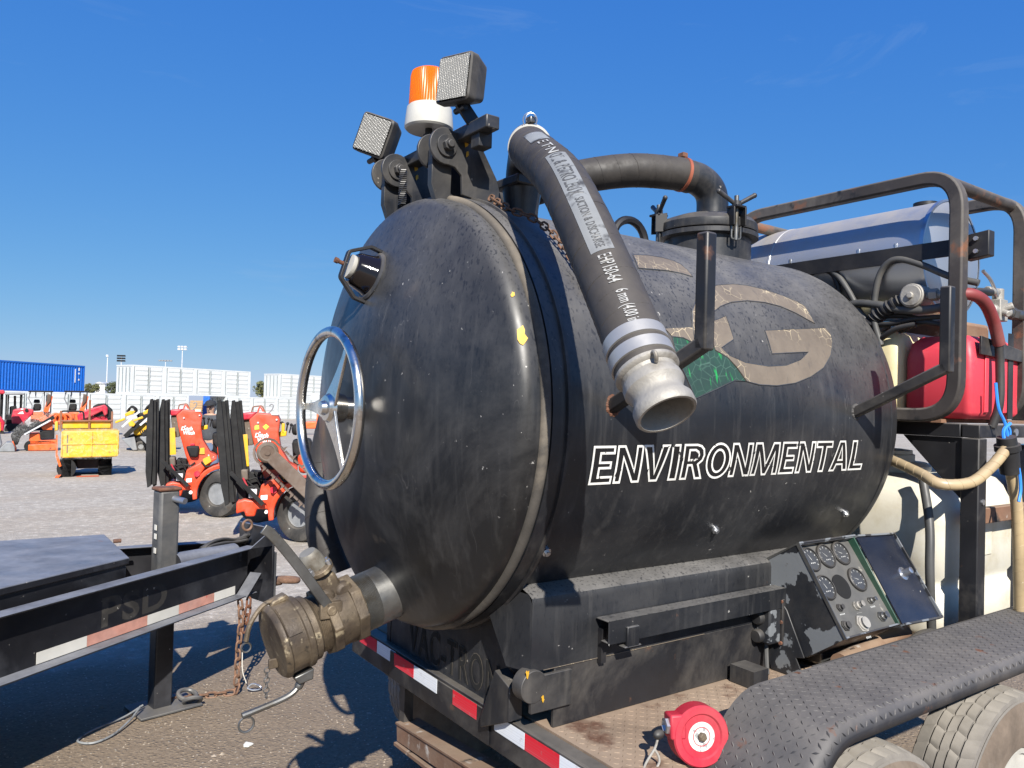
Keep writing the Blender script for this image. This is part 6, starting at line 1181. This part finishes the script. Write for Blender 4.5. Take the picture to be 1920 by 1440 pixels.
def pole(px, pyt, d, rows, cols, lb, mt='ygrey', wd=6.):
    k = d/1442; c = spot(px, d); z = EYE.z+(hor(px)-pyt)*k; T = thing('light_pole', lb, 'light pole', c, RZ, 'floodlight poles far behind the yard'); MB().cyl((0, 0, 0), (0, 0, z), .16, .09, 10).build('mast', 'ysilver', T)
    for r_ in range(rows):
        MB().box((0, 0, z-r_*.62), (wd*2*k, .08, .08)).build('crossarm', mt, T)
        for i in range(cols): MB().box(((-wd+wd*2*(i+.5)/cols)*k, -.15, z-r_*.62+.12), (wd*1.6*k/cols, .35, .40)).build('floodlight', mt, T, .05)
pole(226, 668, 190, 3, 4, 'dark stepped floodlight array on a thin mast left of the white containers', 'yblack', 8); pole(340, 651, 190, 2, 3, 'bright two-row floodlight array on a mast above the white container', 'ysilver', 9)
pole(200, 668, 170, 1, 1, 'single white lamp head on a thin mast by the bushes', 'ywhite', 2.2); pole(309, 677, 230, 1, 5, 'low flat row of floodlights just above the white container', 'ygrey', 13)

# ---------------------------------------------------------------- person between the trenchers
PS = thing('person', 'person in dark cap, grey hooded top and jeans standing behind the trencher', 'person', spot(397, 14.6), RZ)
M['skin'] = paint('skin', (.42, .25, .17), .6, var=.1); M['hoodie'] = paint('grey_hoodie', (.055, .058, .065), .9, var=.3, vscale=8, bump=.3); M['jeans'] = paint('jeans', (.09, .12, .18), .9, var=.3, vscale=9); M['cap'] = paint('cap_cloth', (.02, .022, .026), .9); M['shoe'] = paint('shoes', (.03, .025, .02), .8)
def skin_body(name, verts, edges, radii, mats, parent):
    me = bpy.data.meshes.new(name); me.from_pydata(verts, edges, []); o = bpy.data.objects.new(name, me); COL.objects.link(o); o.parent = parent
    sk = o.modifiers.new('skin', 'SKIN'); 
    lay = me.skin_vertices[0].data if me.skin_vertices else None
    if lay is None:
        bm = bmesh.new(); bm.from_mesh(me); bm.verts.layers.skin.verify(); bm.to_mesh(me); bm.free(); lay = me.skin_vertices[0].data
    for i, r_ in enumerate(radii): lay[i].radius = r_; lay[i].use_root = (i == 0)
    sk.use_smooth_shade = True; o.modifiers.new('sub', 'SUBSURF').levels = 2; o.modifiers['sub'].render_levels = 2
    me.materials.append(M[mats]); return o
bv = [(0, 0, .95), (0, 0, 1.12), (0, .01, 1.32), (0, .01, 1.44), (0, 0, 1.50), (0, -.02, 1.60), (0, -.02, 1.68),
      (-.19, 0, 1.40), (-.25, -.02, 1.15), (-.20, -.20, .98), (.19, 0, 1.40), (.25, -.02, 1.15), (.20, -.20, .98),
      (-.10, 0, .88), (-.11, -.02, .50), (-.11, .02, .08), (-.11, -.13, .045), (.10, 0, .88), (.11, -.02, .50), (.11, .02, .08), (.11, -.13, .045)]
be = [(0, 1), (1, 2), (2, 3), (3, 4), (4, 5), (5, 6), (3, 7), (7, 8), (8, 9), (3, 10), (10, 11), (11, 12), (0, 13), (13, 14), (14, 15), (15, 16), (0, 17), (17, 18), (18, 19), (19, 20)]
br = [(.16, .12), (.155, .115), (.17, .12), (.11, .09), (.055, .055), (.085, .10), (.075, .085), (.07, .07), (.055, .055), (.04, .04), (.07, .07), (.055, .055), (.04, .04), (.095, .095), (.07, .07), (.045, .05), (.045, .03), (.095, .095), (.07, .07), (.045, .05), (.045, .03)]
skin_body('body', bv, be, br, 'skin', PS)
skin_body('hooded_top', [bv[0]]+bv[1:5]+bv[7:9]+[(-.205, -.18, 1.0)]+bv[10:12]+[(.205, -.18, 1.0)], [(0, 1), (1, 2), (2, 3), (3, 4), (3, 5), (5, 6), (6, 7), (3, 8), (8, 9), (9, 10)], [(.185, .145), (.18, .14), (.195, .145), (.135, .115), (.085, .085), (.09, .09), (.075, .075), (.058, .058), (.09, .09), (.075, .075), (.058, .058)], 'hoodie', PS)
skin_body('jeans', [(0, 0, .94)]+[bv[13], bv[14], bv[15], bv[17], bv[18], bv[19]], [(0, 1), (1, 2), (2, 3), (0, 4), (4, 5), (5, 6)], [(.175, .135), (.115, .115), (.09, .09), (.065, .07), (.115, .115), (.09, .09), (.065, .07)], 'jeans', PS)
MB().lathe([(.098, 1.655), (.105, 1.67), (.10, 1.715), (.07, 1.75), (0, 1.765)], (0, -.02, 0), (0, 0, 1), 24).prism([(-.08, -.10, 1.665), (.08, -.10, 1.665), (.06, -.20, 1.655), (-.06, -.20, 1.655)], (0, 0, .012)).build('cap', 'cap', PS)
MB().ball((-.035, -.112, 1.625), .011, 6).ball((.035, -.112, 1.625), .011, 6).build('eyes', 'yblack', PS); MB().prism([(-.012, -.115, 1.585), (.012, -.115, 1.585), (0, -.115, 1.63)], (0, -.02, 0)).build('nose', 'skin', PS); MB().box((0, -.116, 1.56), (.045, .006, .008)).build('mouth', 'ydust', PS)
for s_ in (-1, 1):
    m = MB(); hx = .20*s_; m.ball((hx, -.235, .965), .042, 8, (.6, .9, 1.0))
    for i in range(4): m.tube(spline([(hx-.015*s_+.010*i*s_, -.26, .955-.004*i), (hx-.016*s_+.010*i*s_, -.295, .94-.004*i), (hx-.017*s_+.010*i*s_, -.30, .91-.003*i)], 3), [.009]*6+[.007], 6)
    m.tube(spline([(hx-.025*s_, -.24, .965), (hx-.042*s_, -.27, .96), (hx-.044*s_, -.29, .945)], 3), [.010]*6+[.008], 6); m.build('hand', 'skin', PS); MB().box((.11*s_, -.04, .045), (.09, .26, .085)).build('shoe', 'shoe', PS, .03)
